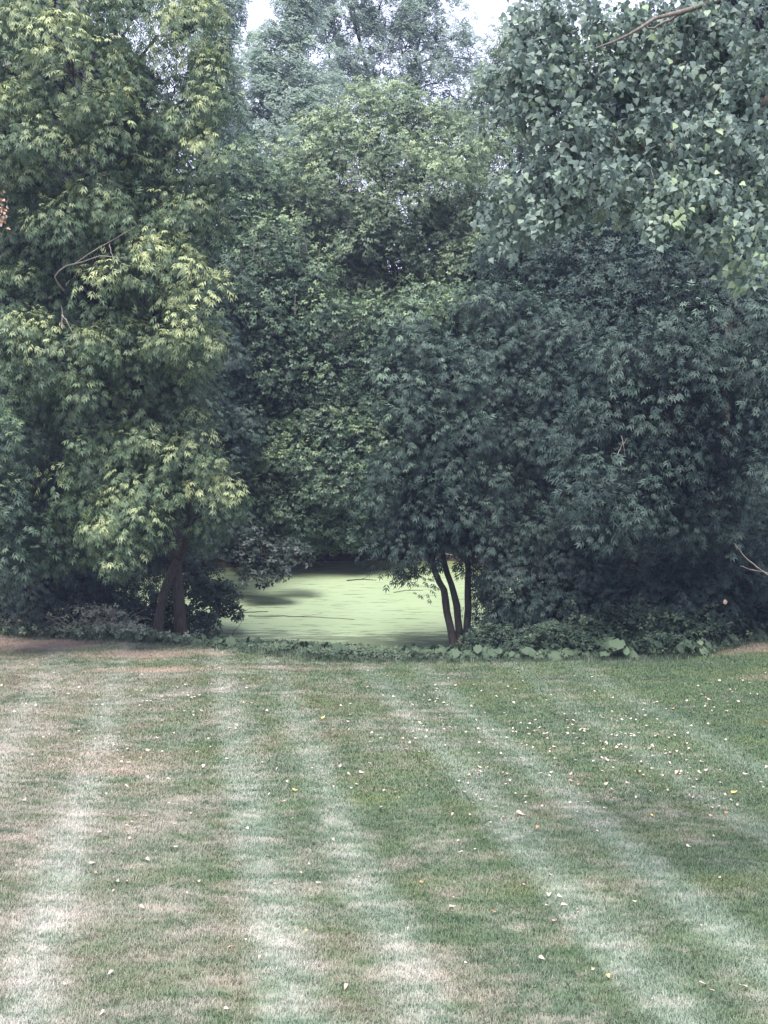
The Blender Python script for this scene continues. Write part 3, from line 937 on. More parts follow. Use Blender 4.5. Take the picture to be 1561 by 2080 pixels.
P4 = [(985, 165, 52, 34, 40, 1.0, .3), (1018, 95, 52, 26, 30, .8, .3), (1050, 110, 52, 50, 60, 1.3, .3), (1010, 190, 52, 50, 50, 1.3, .3), (960, 250, 52, 45, 40, 1.2, .3), (1060, 220, 52, 70, 60, 1.4, .2), (1000, 300, 50, 70, 50, 1.4, .2), (1090, 320, 50, 80, 60, 1.4, 0), (1150, 180, 52, 100, 90, 1.5, 0), (1000, 390, 48, 60, 60, 1.3, .1),
      (1130, 50, 52, 90, 70, 1.4, .1)]
tree("light_green_tree", "lighter green tree behind the cottonwood just right of the brightest sky gap", P4,
     [([gpt(1040, 52), at(1040, 800, 52), at(1040, 300, 52), at(1060, 120, 52)], 0.2, 0.04)], 'paletop', leaf=0.26, tuft_r=0.42, per=24, dens=.8, young=0.5, tmpl=T_MID)

# ------------------------------------------------------------------ the wood behind: full trees that fill the depth
def wood_proto(seed):
    global rng
    keep = rng
    rng = np.random.default_rng(seed)
    # lobes are given in pixels at 50 m in front of the camera axis, then moved to the origin
    lobes = []
    H = rng.uniform(12.5, 14.5)
    for k in range(15):
        z = H * (0.12 + 0.84 * (k + .5) / 15)
        w = 2.3 * math.sin(math.pi * min(1, (z / H) * 0.8 + 0.14)) ** 0.7 + 0.3
        a_ = rng.uniform(0, 2 * math.pi)
        lobes.append((w * 0.65 * math.cos(a_), w * 0.65 * math.sin(a_), z, rng.uniform(1.2, 1.9), rng.uniform(.9, 1.3)))
    rng = keep
    return H, lobes


protos = []
_at = at
for sd in (11, 12):
    H, lob = wood_proto(sd)
    # express in local metres: temporarily replace the pixel helper by an identity
    def at(a_, b__, c__):
        return np.array([a_, b__, c__], float)
    loc_lobes = []
    Cs, Os, Bs = [], [], []
    for x, y, z, rw, rh in lob:
        n_ = int(4 * math.pi * rw * rw / (1.5 * .62 ** 2) * 0.8)
        u_ = unit(n_)
        Cs.append(np.array([x, y, z]) + u_ * rng.uniform(.6, 1.05, n_)[:, None] * np.array([rw, rw, rh]))
        Os.append(u_)
        Bs.append(np.zeros(n_))
    CC, OO, BB = np.concatenate(Cs), np.concatenate(Os), np.concatenate(Bs)
    _lt = lobe_tufts
    lobe_tufts = lambda *a_, **k_: (CC, OO, BB)
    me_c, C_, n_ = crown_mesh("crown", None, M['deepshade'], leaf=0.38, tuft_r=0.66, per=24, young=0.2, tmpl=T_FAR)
    lobe_tufts = _lt
    me_t = wood_mesh("trunk", (0, 0, 0), [([(0, 0, -.3), (.2, .1, H * .3), (-.1, .2, H * .6), (.1, 0, H * .92)], 0.2, 0.04)],
                     [(x, y, z) for x, y, z, _, _ in lob], C_, M['bark'], .08, .15)
    protos.append((me_c, me_t))
    at = _at

wood_spots = [(-13.5, 41, 1.45), (-10.2, 44, 1.35), (-12.0, 37.0, 1.3), (-8.4, 50, 1.05), (-15.5, 47, 1.1), (-4.8, 54, 1.0), (-0.8, 55, 0.95), (3.2, 54, .95), (7.0, 50, 1.0), (9.2, 45, 1.25), (10.8, 40, 1.3), (8.8, 36.5, .7),
              (13.5, 44, 1.1), (14.0, 37.5, 1.05), (6.0, 43.5, .75), (12.5, 52, 1.15), (17.5, 48, 1.2), (-3.5, 48.5, .62), (1.5, 49.5, .60), (4.6, 47.2, .62)]
WG = "dark trees standing in the wood beyond the pond"
for i, (x, y, s) in enumerate(wood_spots):
    if x < -6:
        lb = "dark tree of the wood standing behind the yellow-tipped trees at the left"
    elif x > 5.5:
        lb = "dark tree of the wood standing behind the shaded right hand trees"
    else:
        lb = "dark tree of the wood behind the far shore of the pond"
    r0 = empty("wood_tree", (x, y, float(ground_z(x, y)) - 0.1), lb, "tree", WG)
    r0.scale = (s, s, s)
    r0.rotation_euler = (0, 0, rng.uniform(0, 6.28))
    mc, mt = protos[i % 2]
    mesh_obj("crown", mc, r0)
    mesh_obj("trunk", mt, r0)

# far shore undergrowth: low dark mass behind the pond
def bank_mass(name, pts, n, h, leaf, mat, tmpl=T_SMALL, spread=0.8, young=0.1):
    """dense ground cover along a line"""
    pts = np.array(pts, float)
    k = rng.random(n) * (len(pts) - 1)
    i = k.astype(int)
    f = (k - i)[:, None]
    p = pts[i] * (1 - f) + pts[np.minimum(i + 1, len(pts) - 1)] * f
    p = p + rng.normal(size=p.shape) * spread
    hh = h * (0.15 + 1.6 * np.array([mnoise.noise((a_ * .7, b_ * .7, 3.0)) * .5 + .5 for a_, b_ in p]))
    z = ground_z(p[:, 0], p[:, 1]) + rng.random(n) ** 0.7 * hh
    pos = np.column_stack([p, z])
    d = unit(n) * np.array([1, 1, .5]) + np.array([0, -0.35, -0.25])
    up = np.array([0, -0.3, 1.0]) + rng.normal(size=(n, 3)) * .4
    size = leaf * rng.uniform(.6, 1.2, n)
    t = .35 + rng.normal(size=n) * .14 + young * (z - ground_z(p[:, 0], p[:, 1])) / h
    v, q, tt = scatter(pos, d, up, size, tmpl, np.clip(t, 0, 1))
    me = make_mesh(name, v, q, np.arange(len(q)) * q.shape[1], M[mat], np.clip(tt, 0, 1))
    STAT.append((name, n, len(q)))
    o = mesh_obj(name, me)
    return o


o = bank_mass("far_undergrowth", [(-10, 42.5), (-7, 45.2), (-3, 46.6), (1, 46.8), (5, 45.8), (8, 43.0)], 9000, 1.5, .26, 'shadedelder', spread=.6)
tag(o, "low dark undergrowth along the far shore of the pond", "undergrowth", kind='stuff')
o = bank_mass("side_undergrowth", [(3.4, 32.6), (5, 31.6), (6.5, 31.4), (8, 32), (10, 33.4), (13, 34.6)], 9000, 1.25, .22, 'shrub', spread=.55, young=.2)
tag(o, "dark undergrowth under the right hand trees behind the bank plants", "undergrowth", kind='stuff')
o = bank_mass("left_undergrowth", [(-16, 35), (-12, 34.6), (-9.5, 34.6), (-7.5, 34.4), (-6, 33.9)], 7000, .95, .2, 'shrub', spread=.5)
tag(o, "dark undergrowth behind the brushy bank at the left", "undergrowth", kind='stuff')

# ------------------------------------------------------------------ bank plants
def ovate(n=6, wav=0.0, seed=0):
    rr = random.Random(seed)
    v, q = [], []
    xs = np.linspace(0, 1, n)
    for x in xs:
        v.append((x, 0, -0.22 * x * x))
    for s in (-1, 1):
        for x in xs:
            w = 0.46 * (math.sin(math.pi * min(1, x * .93 + .07)) ** .7) if x < 1 else 0.0
            v.append((x - (0.14 if x == 0 else 0), s * w * (1 + rr.uniform(-.1, .1)), 0.12 * w - .22 * x * x + wav * rr.uniform(-1, 1)))
    for k in range(n - 1):
        q.append((k, k + 1, n + k + 1, n + k))
        q.append((k + 1, k, 2 * n + k, 2 * n + k + 1))
    return np.array(v), np.array(q)


OV = [ovate(7, .05, s) for s in range(3)]
ov_me = []
for s in range(3):
    for tn in (0.08, 0.24, 0.50):
        v, q = OV[s]
        ov_me.append(make_mesh("leaf", v, q, np.arange(len(q)) * 4, M['burdock'], np.full(len(q), tn), True))


def frame_rot(d, up):
    d = Vector(d).normalized()
    y = Vector(up).cross(d).normalized()
    z = d.cross(y)
    from mathutils import Matrix
    return Matrix((d, y, z)).transposed().to_euler()


def burdock(px, Y, s, label, tone, nleaf=11):
    g = gpt(px, Y, 0)
    root = empty("burdock_plant", g, label, "plant", "broad-leaved plants along the bank")
    mb = MB()
    for k in range(nleaf):
        a_ = k * 2.4 + rng.uniform(-.3, .3)
        el = rng.uniform(.1, 1.3)
        o3 = np.array([math.cos(a_), math.sin(a_), 0])
        tip = o3 * s * rng.uniform(.25, .6) + np.array([0, 0, s * rng.uniform(.35, .95)])
        mb.tube([np.array([0, 0, -.02]), tip * .5 + np.array([0, 0, .1 * s]), tip], [0.012, .009, .006], 4)
        d = o3 * .9 + np.array([0, -0.25, -el])
        lf = bpy.data.objects.new("leaf", ov_me[(k + int(px)) % 3 * 3 + (tone if rng.random() < .7 else 1)])
        lf.location = tip
        lf.rotation_euler = frame_rot(d, (0, -.35, 1))
        q = s * rng.uniform(.35, .85)
        lf.scale = (q, q * rng.uniform(.8, 1.1), q)
        link(lf, root)
    mesh_obj("stem", mb.build("stem", M['shrub']), root)


bd = [(40, 1.0, .30, 1), (110, .6, .28, 0), (190, .7, .30, 1), (250, .5, .28, 2), (290, .4, .30, 2), (345, .35, .28, 2), (395, .5, .26, 2), (450, .6, .30, 1), (505, .7, .34, 0), (560, .8, .34, 1), (615, .7, .30, 0),
      (665, 1.2, .34, 0), (720, .6, .28, 1), (775, .8, .30, 0), (830, 1.0, .30, 0), (885, 1.1, .34, 1), (930, .5, .34, 1), (975, .9, .40, 1), (1010, .4, .30, 0), (1055, .5, .36, 1), (1100, .8, .34, 0), (1140, .35, .36, 1), (1200, .6, .32, 0), (1275, .35, .46, 1),
      (1330, .8, .34, 0), (1395, .5, .40, 1), (1425, .3, .36, 2), (1490, .6, .32, 0), (1545, .7, .34, 0)]
marks = {0: "at the far left end of the bank by the brush", 5: "between the leaning trunk and the straight one", 8: "left of the pond's near shore", 12: "in front of the middle of the pond", 16: "against the base of the three stems",
         19: "a little right of the three stems", 23: "with the largest rounded leaf, in front of the dark trees", 26: "beside the pale bent leaf on the right bank"}
for i, (px, dY, s, tone) in enumerate(bd):
    x = (px - 780.5) / F * 29
    Y = float(np.interp(x, EX, EY)) + dY * .9
    lab = "broad-leaved bank plant " + marks[i] if i in marks else (
        "greyish broad-leaved plant in the pale leafy strip left of the pond" if px < 470 else
        "low broad-leaved plant at the near shore of the pond" if px < 930 else
        "broad-leaved plant at the foot of the dark right hand shrubs")
    burdock(px, Y, s * 1.05, lab, tone)

# small ground cover along the whole edge (one mass)
ex = np.linspace(-11.5, 12, 60)
o = bank_mass("bank_ground_cover", np.column_stack([ex, np.interp(ex, EX, EY) + 0.85]), 9000, .20, .15, 'shrub', spread=.36, young=.35)
tag(o, "low leafy ground cover between the lawn and the pond", "ground cover", kind='stuff')
ex = np.linspace(-2.6, 2.0, 20)
o = bank_mass("shore_plants", np.column_stack([ex, np.interp(ex, EX, EY) + 2.2]), 2200, .12, .14, 'shrub', spread=.4, young=.2)
tag(o, "low leafy weeds down at the near shore of the pond", "ground cover", kind='stuff')
ex = np.linspace(3.2, 12, 40)
o = bank_mass("tall_weeds", [(x_, float(np.interp(x_, EX, EY)) + 1.5) for x_ in np.linspace(4.6, 12, 20)], 8000, 1.0, .16, 'shrub', spread=.35, young=.25)
tag(o, "waist-high dark leafy weeds at the right hand end of the bank", "weeds", kind='stuff')
o = bank_mass("nettle_patch", np.column_stack([ex, np.interp(ex, EX, EY) + 1.3]), 13000, .60, .15, 'shrub', spread=.42, young=.1)
tag(o, "knee-high dark leafy weeds along the right hand bank", "weeds", kind='stuff')
ex = np.linspace(-13, -6.3, 30)
o = bank_mass("left_bank_weeds", np.column_stack([ex, np.interp(ex, EX, EY) + 1.2]), 7000, .8, .13, 'burdock', spread=.40, young=.55)
tag(o, "greyish knee-high weeds on the left hand bank", "weeds", kind='stuff')
ex = np.linspace(-11.5, -4.6, 30)
lit = bank_mass("bank_leaf_litter", np.column_stack([ex, np.interp(ex, EX, EY) + 0.7]), 6000, .34, .13, 'burdock', spread=.38, young=.35)
tag(lit, "greyish leafy litter along the left hand bank", "leaf litter", kind='stuff')

# uneven longer grass where the mower does not reach
T_BLADES = (np.array([(x0 - w, 0, 0) if k == 0 else ((x0 + w, 0, 0) if k == 1 else (x0 + lean, dy_, h_)) for (x0, lean, dy_, h_, w) in
                      [(-.3, -.25, .1, .9, .05), (-.1, .05, -.1, 1.1, .05), (.1, .3, .15, .8, .05), (.3, .1, -.2, 1.0, .05), (0, -.35, .3, .7, .05)] for k in range(3)]),
            np.arange(15).reshape(5, 3))
n_ = 5200
gxp = rng.uniform(-12, 12, n_)
gyp = np.interp(gxp, EX, EY) + rng.normal(size=n_) * .22 + .12
gp_ = np.column_stack([gxp, gyp, ground_z(gxp, gyp) - .01])
dd_ = np.column_stack([np.cos(rng.uniform(0, 6.28, n_)), np.sin(rng.uniform(0, 6.28, n_)), np.zeros(n_)])
v, q, tt = scatter(gp_, dd_, np.tile([0, 0, 1.0], (n_, 1)), rng.uniform(.05, .17, n_), T_BLADES, np.clip(rng.normal(.45, .2, n_), 0, 1))
o = mesh_obj("edge_grass", make_mesh("edge_grass", v, q, np.arange(len(q)) * 3, M['burdock'], np.clip(tt, 0, 1)))
tag(o, "ragged longer grass along the far edge of the lawn", "grass", kind='stuff')

# right hand bank shrubs as single things
shr = [(1010, 1.7, .6, "dark shrub touching the three stems on their right"), (1120, 1.7, .6, "dark shrub with a few yellowish leaves right of the low bushy tree base"), (1225, 1.5, .85, "taller shrub with brownish sparse leaves on the right bank"),
       (1330, 1.6, .75, "leafy shrub behind the largest rounded burdock leaf"), (1445, 1.6, .9, "dense shrub under the pinkish pale spot on the right bank"), (1545, 1.4, .9, "dense low shrub at the right edge of the bank")]
for i, (px, dY, h, lab) in enumerate(shr):
    x = (px - 780.5) / F * 30
    Y = float(np.interp(x, EX, EY)) + dY
    g = gpt(px, Y, 0)
    py0 = 1040 - F * math.tan(math.atan2(g[2] + h * .55 - CAMZ, Y) + R(PITCH))
    rp = h * .55 * F / Y
    lobes = [(px - 30, py0, Y, 45, rp * .8, .45, .1), (px + 30, py0 + 8, Y, 45, rp * .7, .45, .1), (px, py0 - 25, Y + .1, 38, rp * .7, .4, .2)]
    tree("bank_shrub", lab, lobes, [([g, g + np.array([.03, 0, h * .35]), g + np.array([0, 0, h * .7])], .02, .01)], 'shrub', cat='shrub', group="shrubs along the right hand bank",
         leaf=.13, tuft_r=.2, per=22, dens=.9, tmpl=T_SMALL, droop=.4, limb_r=.012, twigs=.3, young=.25)

# ------------------------------------------------------------------ cottonwood hanging into the upper right
CW = [(1110, 60, 12.6, 90, 60), (1050, 150, 12.6, 55, 55), (1130, 160, 12.5, 80, 60), (1040, 235, 12.6, 55, 42), (1140, 250, 12.4, 80, 50), (1230, 60, 12.8, 90, 60), (1240, 170, 12.7, 90, 60), (1340, 50, 13, 80, 50), (1340, 150, 12.7, 80, 70),
      (1440, 60, 12.6, 80, 70), (1450, 170, 12.4, 80, 70), (1540, 60, 12.3, 60, 80), (1540, 190, 12.1, 50, 80), (1250, 280, 12.4, 80, 55), (1360, 260, 12.2, 80, 60), (1470, 290, 12, 80, 60), (1550, 320, 11.8, 40, 70),
      (1150, 345, 12.3, 80, 42), (1250, 370, 12.1, 80, 45), (1060, 400, 12.5, 50, 32), (1110, 430, 12.4, 60, 34), (1010, 400, 12.6, 30, 16), (1020, 470, 12.5, 32, 36), (1180, 420, 12.3, 60, 34), (1350, 370, 11.8, 70, 45), (1440, 390, 11.7, 80, 50), (1530, 420, 11.6, 50, 60),
      (1350, 430, 11.7, 50, 40), (1460, 470, 11.6, 60, 38), (1530, 520, 11.6, 40, 40), (1500, 545, 11.6, 26, 22), (1270, 430, 12.2, 36, 22), (1085, 470, 12.4, 36, 28)]
cw_base = np.array([8.3, 14.0, float(ground_z(8.3, 14.0)) - .1])
cwr = empty("cottonwood_tree", cw_base, "cottonwood with large heart-shaped grey-green leaves hanging into the upper right corner", "tree")
pos, dirs, ups, tints = [], [], [], []
for (px, py, Y, rx, ry) in CW:
    c = at(px, py, Y)
    a, b_ = rx * Y / F, ry * Y / F
    ns = max(5, int(rx * ry / 190))
    us = unit(ns)
    sc_ = c + us * (rng.random(ns) ** .45)[:, None] * np.array([a * 1.12, .6, b_ * 1.12])
    cnt = rng.integers(16, 40, ns)
    sid = np.repeat(np.arange(ns), cnt)
    n = len(sid)
    u = unit(n)
    spread_ = rng.uniform(.09, .17, ns)[sid]
    p = sc_[sid] + u * (rng.random(n) ** .5 * spread_)[:, None] * np.array([1.1, 1, 1.25])
    p[:, 2] -= rng.random(n) ** 2 * .10
    pos.append(p)
    d = u * .3 + np.array([0, -0.1, -.7]) + rng.normal(size=(n, 3)) * .55
    dirs.append(d)
    ups.append(np.array([0.1, -.8, .45]) + rng.normal(size=(n, 3)) * .6)
    tone = 0.38 + rng.normal(size=n) * .09 + (rng.normal(size=ns) * .10)[sid] + (rng.random(n) < .012) * .5 + (.12 if px > 1330 and py > 330 else 0)
    tints.append(tone)
pos, dirs, ups, tints = map(np.concatenate, (pos, dirs, ups, tints))
sizes = rng.uniform(.038, .078, len(pos))
# the 300 that show largest are leaves of their own
front = pos[:, 1] - 2.2 * sizes * 4
px_ = pos[:, 0] / pos[:, 1] * F + 780
inview = (px_ > 960) & (px_ < 1555)
score = np.where(inview, -sizes * 10 + (pos[:, 1] - 11.4) * .9, 99)
order = np.argsort(score)
big, rest = order[:290], order[290:]
v, q, tt = scatter(pos[rest], dirs[rest], ups[rest], sizes[rest], T_DELTA, tints[rest])
fo = mesh_obj("foliage", make_mesh("foliage", v - cw_base, q, np.arange(len(q)) * 4, M['cotton'], np.clip(tt, 0, 1)), cwr)
tag(fo, kind='stuff')
STAT.append(("cottonwood", len(rest), len(q)))
lfm = [make_mesh("leaf", T_DELTA[0], T_DELTA[1], np.arange(len(T_DELTA[1])) * 4, M['cotton'], np.full(len(T_DELTA[1]), t_), False) for t_ in (.16, .26, .36, .46, .85)]
for i in big:
    k = 4 if tints[i] > .65 else int(np.clip((tints[i] - .11) / .1, 0, 3))
    lf = bpy.data.objects.new("leaf", lfm[k])
    lf.location = pos[i] - cw_base
    lf.rotation_euler = frame_rot(dirs[i], ups[i])
    lf.scale = (sizes[i],) * 3
    link(lf, cwr)
mb = MB()
main = [cw_base, cw_base + np.array([-.1, 0, 3]), np.array([8.0, 14, 6.0]), np.array([7.6, 13.8, 9.5]), np.array([7.2, 13.6, 13])]
P = smooth_path(main, 20, .02)
mb.tube(P, np.linspace(.26, .10, len(P)), 10, wob=.04)
mesh_obj("trunk", (lambda me: me)(make_mesh("trunk", np.concatenate(mb.v) - cw_base, np.concatenate(mb.q), np.arange(len(np.concatenate(mb.q))) * 4, M['palebark'], None, True)), cwr)


def limb(pts, r0, r1, mat='palebark', parent=cwr, base=cw_base, name="branch", n=7):
    mb = MB()
    P = smooth_path(pts, 16, .004)
    mb.tube(P, np.linspace(r0, r1, len(P)), n, wob=.03)
    q = np.concatenate(mb.q)
    return mesh_obj(name, make_mesh(name, np.concatenate(mb.v) - base, q, np.arange(len(q)) * 4, M[mat], None, True), parent)


limb([(7.5, 13.8, 8.6), at(1600, -60, 12.9), at(1480, -10, 12.5), at(1395, 22, 12.25), at(1330, 38, 12.2), at(1280, 72, 12.15), at(1210, 98, 12.2)], .036, .008)
limb([at(1395, 22, 12.25), at(1330, 55, 12.4), at(1300, 50, 12.3)], .014, .007)
limb([(7.7, 13.8, 7.8), at(1620, 180, 12.8), at(1540, 230, 12.7), at(1400, 260, 12.6), at(1250, 330, 12.4), at(1100, 410, 12.4)], .06, .008)
limb([(7.9, 13.9, 6.8), at(1640, 330, 12.6), at(1540, 380, 12.2), at(1420, 420, 12.0)], .05, .008)
limb([at(1350, 255, 12.1), at(1358, 280, 11.9), at(1375, 305, 11.85)], .009, .006)
limb([at(1480, 300, 11.75), at(1484, 330, 11.7), at(1484, 350, 11.7)], .007, .005)
limb([at(1380, 120, 12.5), at(1340, 180, 12.6), at(1320, 260, 12.6)], .02, .01, 'bark')
limb([at(1500, 100, 12.4), at(1480, 160, 12.4), at(1490, 200, 12.3)], .03, .02, 'bark')
for k in range(45):
    j = rng.integers(len(CW))
    px, py, Y, rx, ry = CW[j]
    a0 = at(px + rng.uniform(-.6, .6) * rx, py - .6 * ry, Y + rng.uniform(-.1, .2))
    a1 = a0 + np.array([rng.normal() * .08, rng.normal() * .06, -rng.uniform(.12, .4)])
    limb([a0, (a0 + a1) / 2 + rng.normal(size=3) * .02, a1], .005, .0025, 'palebark', n=4)

# brown dry spray at the left edge
br = at(2, 430, 14)
root = empty("dry_leaf_spray", br, "spray of brown dry leaves poking in at the left edge, halfway up the trees", "dead leaves")
n = 60
p = rng.normal(size=(n, 3)) * np.array([.035, .06, .085])
tm = make_mesh("dry_leaf", T_DELTA[0], T_DELTA[1], np.arange(len(T_DELTA[1])) * 4, M['leaf_pink'], None)
tm2 = make_mesh("dry_leaf", T_DELTA[0], T_DELTA[1], np.arange(len(T_DELTA[1])) * 4, M['leaf_brown'], None)
for k in range(n):
    lf = bpy.data.objects.new("dry_leaf", tm if k % 2 else tm2)
    lf.location = p[k] - np.array([.01, 0, 0])
    lf.rotation_euler = (rng.uniform(0, 6), rng.uniform(0, 6), rng.uniform(0, 6))
    s = rng.uniform(.03, .05)
    lf.scale = (s, s, s)
    link(lf, root)
limb([at(-260, 330, 14.3), at(-60, 380, 14.1), at(-10, 430, 14)], .012, .005, 'bark', root, br, "twig")

# ------------------------------------------------------------------ bare and dead branches one can see
def branch_thing(name, label, paths, mat='deadwood', cat='branch', group=None, n=6):
    base = np.array(paths[0][0][0], float)
    mb = MB()
    for pts, r0, r1 in paths:
        P = smooth_path(pts, 12, .006)
        mb.tube(P, np.linspace(r0, r1, len(P)), n)
    q = np.concatenate(mb.q)
    o = mesh_obj(name, make_mesh(name, np.concatenate(mb.v) - base, q, np.arange(len(q)) * 4, M[mat], None, True), None, base)
    return tag(o, label, cat, group)


branch_thing("bare_branch", "bare grey branch arching through the dark hollow of the tall left tree", [
    ([at(130, 590, 29.2), at(112, 562, 28.9), at(135, 540, 28.6), at(170, 532, 28.5), at(205, 520, 28.4), at(262, 525, 28.3)], .020, .007),
    ([at(150, 537, 28.55), at(190, 510, 28.4), at(240, 482, 28.3), at(275, 460, 28.3)], .011, .005), ([at(222, 495, 28.3), at(230, 525, 28.2)], .01, .006)])
branch_thing("bare_branch", "short bare upright stick among the lower tufts of the tall left tree", [([at(128, 668, 28.2), at(127, 645, 28.15), at(126, 622, 28.1)], .018, .007), ([at(127, 640, 28.1), at(140, 660, 28.0), at(160, 700, 28)], .011, .006)])
branch_thing("bare_branch", "thin pale bare branch slanting down at the right edge above the bank shrubs", [
    ([at(1600, 1195, 28.0), at(1561, 1168, 28.0), at(1530, 1145, 28.1), at(1508, 1125, 28.2), at(1492, 1103, 28.3)], .020, .006), ([at(1561, 1164, 28.0), at(1530, 1158, 28.1), at(1505, 1150, 28.2)], .014, .006)], mat='palebark')
branch_thing("bare_branch", "forked bare twig in the dark tree at the right", [([at(1270, 925, 28.2), at(1267, 905, 28.1), at(1262, 885, 28.1)], .012, .006), ([at(1255, 925, 28.2), at(1262, 908, 28.2), at(1275, 890, 28.1)], .011, .005)])
tree("dark_tree", "dark tree with a straight trunk at the right edge of the wood", [(1480, 560, 35, 90, 60, 1.0, 0), (1530, 660, 34.5, 70, 60, .9, 0), (1450, 700, 35, 60, 50, .8, 0)],
     [([gpt(1478, 34), at(1475, 1100, 34), at(1470, 950, 34), at(1480, 700, 34), at(1480, 560, 34.5)], .20, .08)], 'shadedelder', leaf=.26, tuft_r=.46, per=24, dens=.8, young=.2)
branch_thing("vine_stem", "thin curved stem arching beside the pond's left shore", [([gpt(452, 32.2, 0), at(475, 1285, 32.2), at(490, 1265, 32.2), at(489, 1250, 32.2)], .008, .004)], 'bark', 'stem')

# tangles of pale branches on the far shore
for i in range(16):
    px = rng.uniform(415, 700) if i < 12 else rng.uniform(900, 980)
    Y = rng.uniform(43.6, 45.0)
    x = (px - 780) / F * Y
    g = np.array([x, Y, max(float(ground_z(x, Y)), WATER) + .05])
    L = rng.uniform(.6, 1.8)
    a_ = rng.uniform(-.5, .5) + (math.pi if rng.random() < .4 else 0)
    d = np.array([math.cos(a_), .3 * math.sin(a_), rng.uniform(.05, .5)])
    branch_thing("fallen_branch", "pale dead branch lying tangled on the far shore" + (" left of the pond's middle" if i < 12 else " behind the three stems"),
                 [([g, g + d * L * .5 + np.array([0, 0, .12]), g + d * L], .028, .008)], group="dead branches on the far shore")
# sticks floating in the weed
for (x0, y0, x1, y1, r_, lab) in [(505, 1252, 720, 1259, .013, "long dark stick lying in the duckweed across the middle of the pond"), (430, 1252, 545, 1243, .018, "thin twiggy stick in the duckweed at the pond's left"),
                                  (705, 1180, 765, 1179, .02, "short dark stick in the duckweed near the far side"), (800, 1204, 860, 1200, .012, "small stick in the duckweed by the three stems")]:
    def wpt(px, py):
        ang = math.atan((py - 1040) / F) + R(PITCH)
        Y = (CAMZ - WATER) / math.tan(ang)
        p = at(px, py, Y)
        p[2] = WATER + .012
        return p
    a, b_ = wpt(x0, y0), wpt(x1, y1)
    mid = (a + b_) / 2 + np.array([0, .12, .01])
    branch_thing("floating_stick", lab, [([a, mid, b_], r_, r_ * .5), ([mid, mid + (b_ - a) * .2 + np.array([0, .1, .08])], r_ * .4, r_ * .2)], 'bark', 'stick', "sticks in the pond")
# brush heap on the left bank
HG = "dead stems on the left bank"
for i in range(90):
    px = rng.uniform(-10, 250)
    x = (px - 780) / F * 32.5
    Y = float(np.interp(x, EX, EY)) + rng.uniform(.1, 1.1)
    x = (px - 780) / F * Y
    g = np.array([x, Y, float(ground_z(x, Y))])
    L = rng.uniform(.4, 1.1)
    a_ = rng.uniform(0, 6.28)
    tip = g + np.array([math.cos(a_) * L, .3 * math.sin(a_) * L, rng.uniform(.05, .75)])
    mid = (g + tip) / 2 + np.array([rng.normal() * .08, 0, rng.uniform(.0, .28)])
    branch_thing("dead_stem", "thin grey dead stem in the brush heap at the left end of the bank", [([g, mid, tip], .010, .004)], 'deadwood', 'stem', HG, n=5)
for (px, tx, ty, lab) in [(150, 172, 1195, "tallest dead stalk with a few dry leaves in the brush heap"), (205, 214, 1245, "dead stem bent in a loop right of the brush heap")]:
    x = (px - 780) / F * 32.8
    g = gpt(px, 32.9, 0)
    branch_thing("dead_stem", lab, [([g, at(px + 8, 1240, 32.8), at(tx, ty, 32.7)], .012, .006)], 'deadwood', 'stem', HG)
# pale spot caught in the right shrubs
p0 = at(1473, 1226, 29.4)
v, q = ovate(7, .08, 5)
o = mesh_obj("pale_leaf", make_mesh("pale_leaf", v * np.array([.10, .10, .10]), q, np.arange(len(q)) * 4, M['leaf_pink'], None, True), None, p0 + np.array([0, 0, .08]))
o.rotation_euler = frame_rot((.1, -.2, -1), (0, -1, .1))
tag(o, "pale pinkish dead leaf caught high in the right hand bank shrubs", "leaf")

# ------------------------------------------------------------------ lawn: grass blades (instanced patches), one mass
m, nt, out = new_mat("grass_blade")
geo = nt.nodes.new("ShaderNodeNewGeometry")
a = nt.nodes.new("ShaderNodeAttribute")
a.attribute_name = "tint"
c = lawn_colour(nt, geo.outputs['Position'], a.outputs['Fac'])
b = nt.nodes.new("ShaderNodeBsdfPrincipled")
b.inputs['Roughness'].default_value = 0.6
b.inputs['Specular IOR Level'].default_value = 0.25
nt.links.new(c, b.inputs['Base Color'])
t = nt.nodes.new("ShaderNodeBsdfTranslucent")
nt.links.new(c, t.inputs[0])
mx = nt.nodes.new("ShaderNodeMixShader")
mx.inputs[0].default_value = .25
nt.links.new(b.outputs[0], mx.inputs[1])
nt.links.new(t.outputs[0], mx.inputs[2])
nt.links.new(mx.outputs[0], out.inputs[0])
M['grass'] = m

PS = 0.5


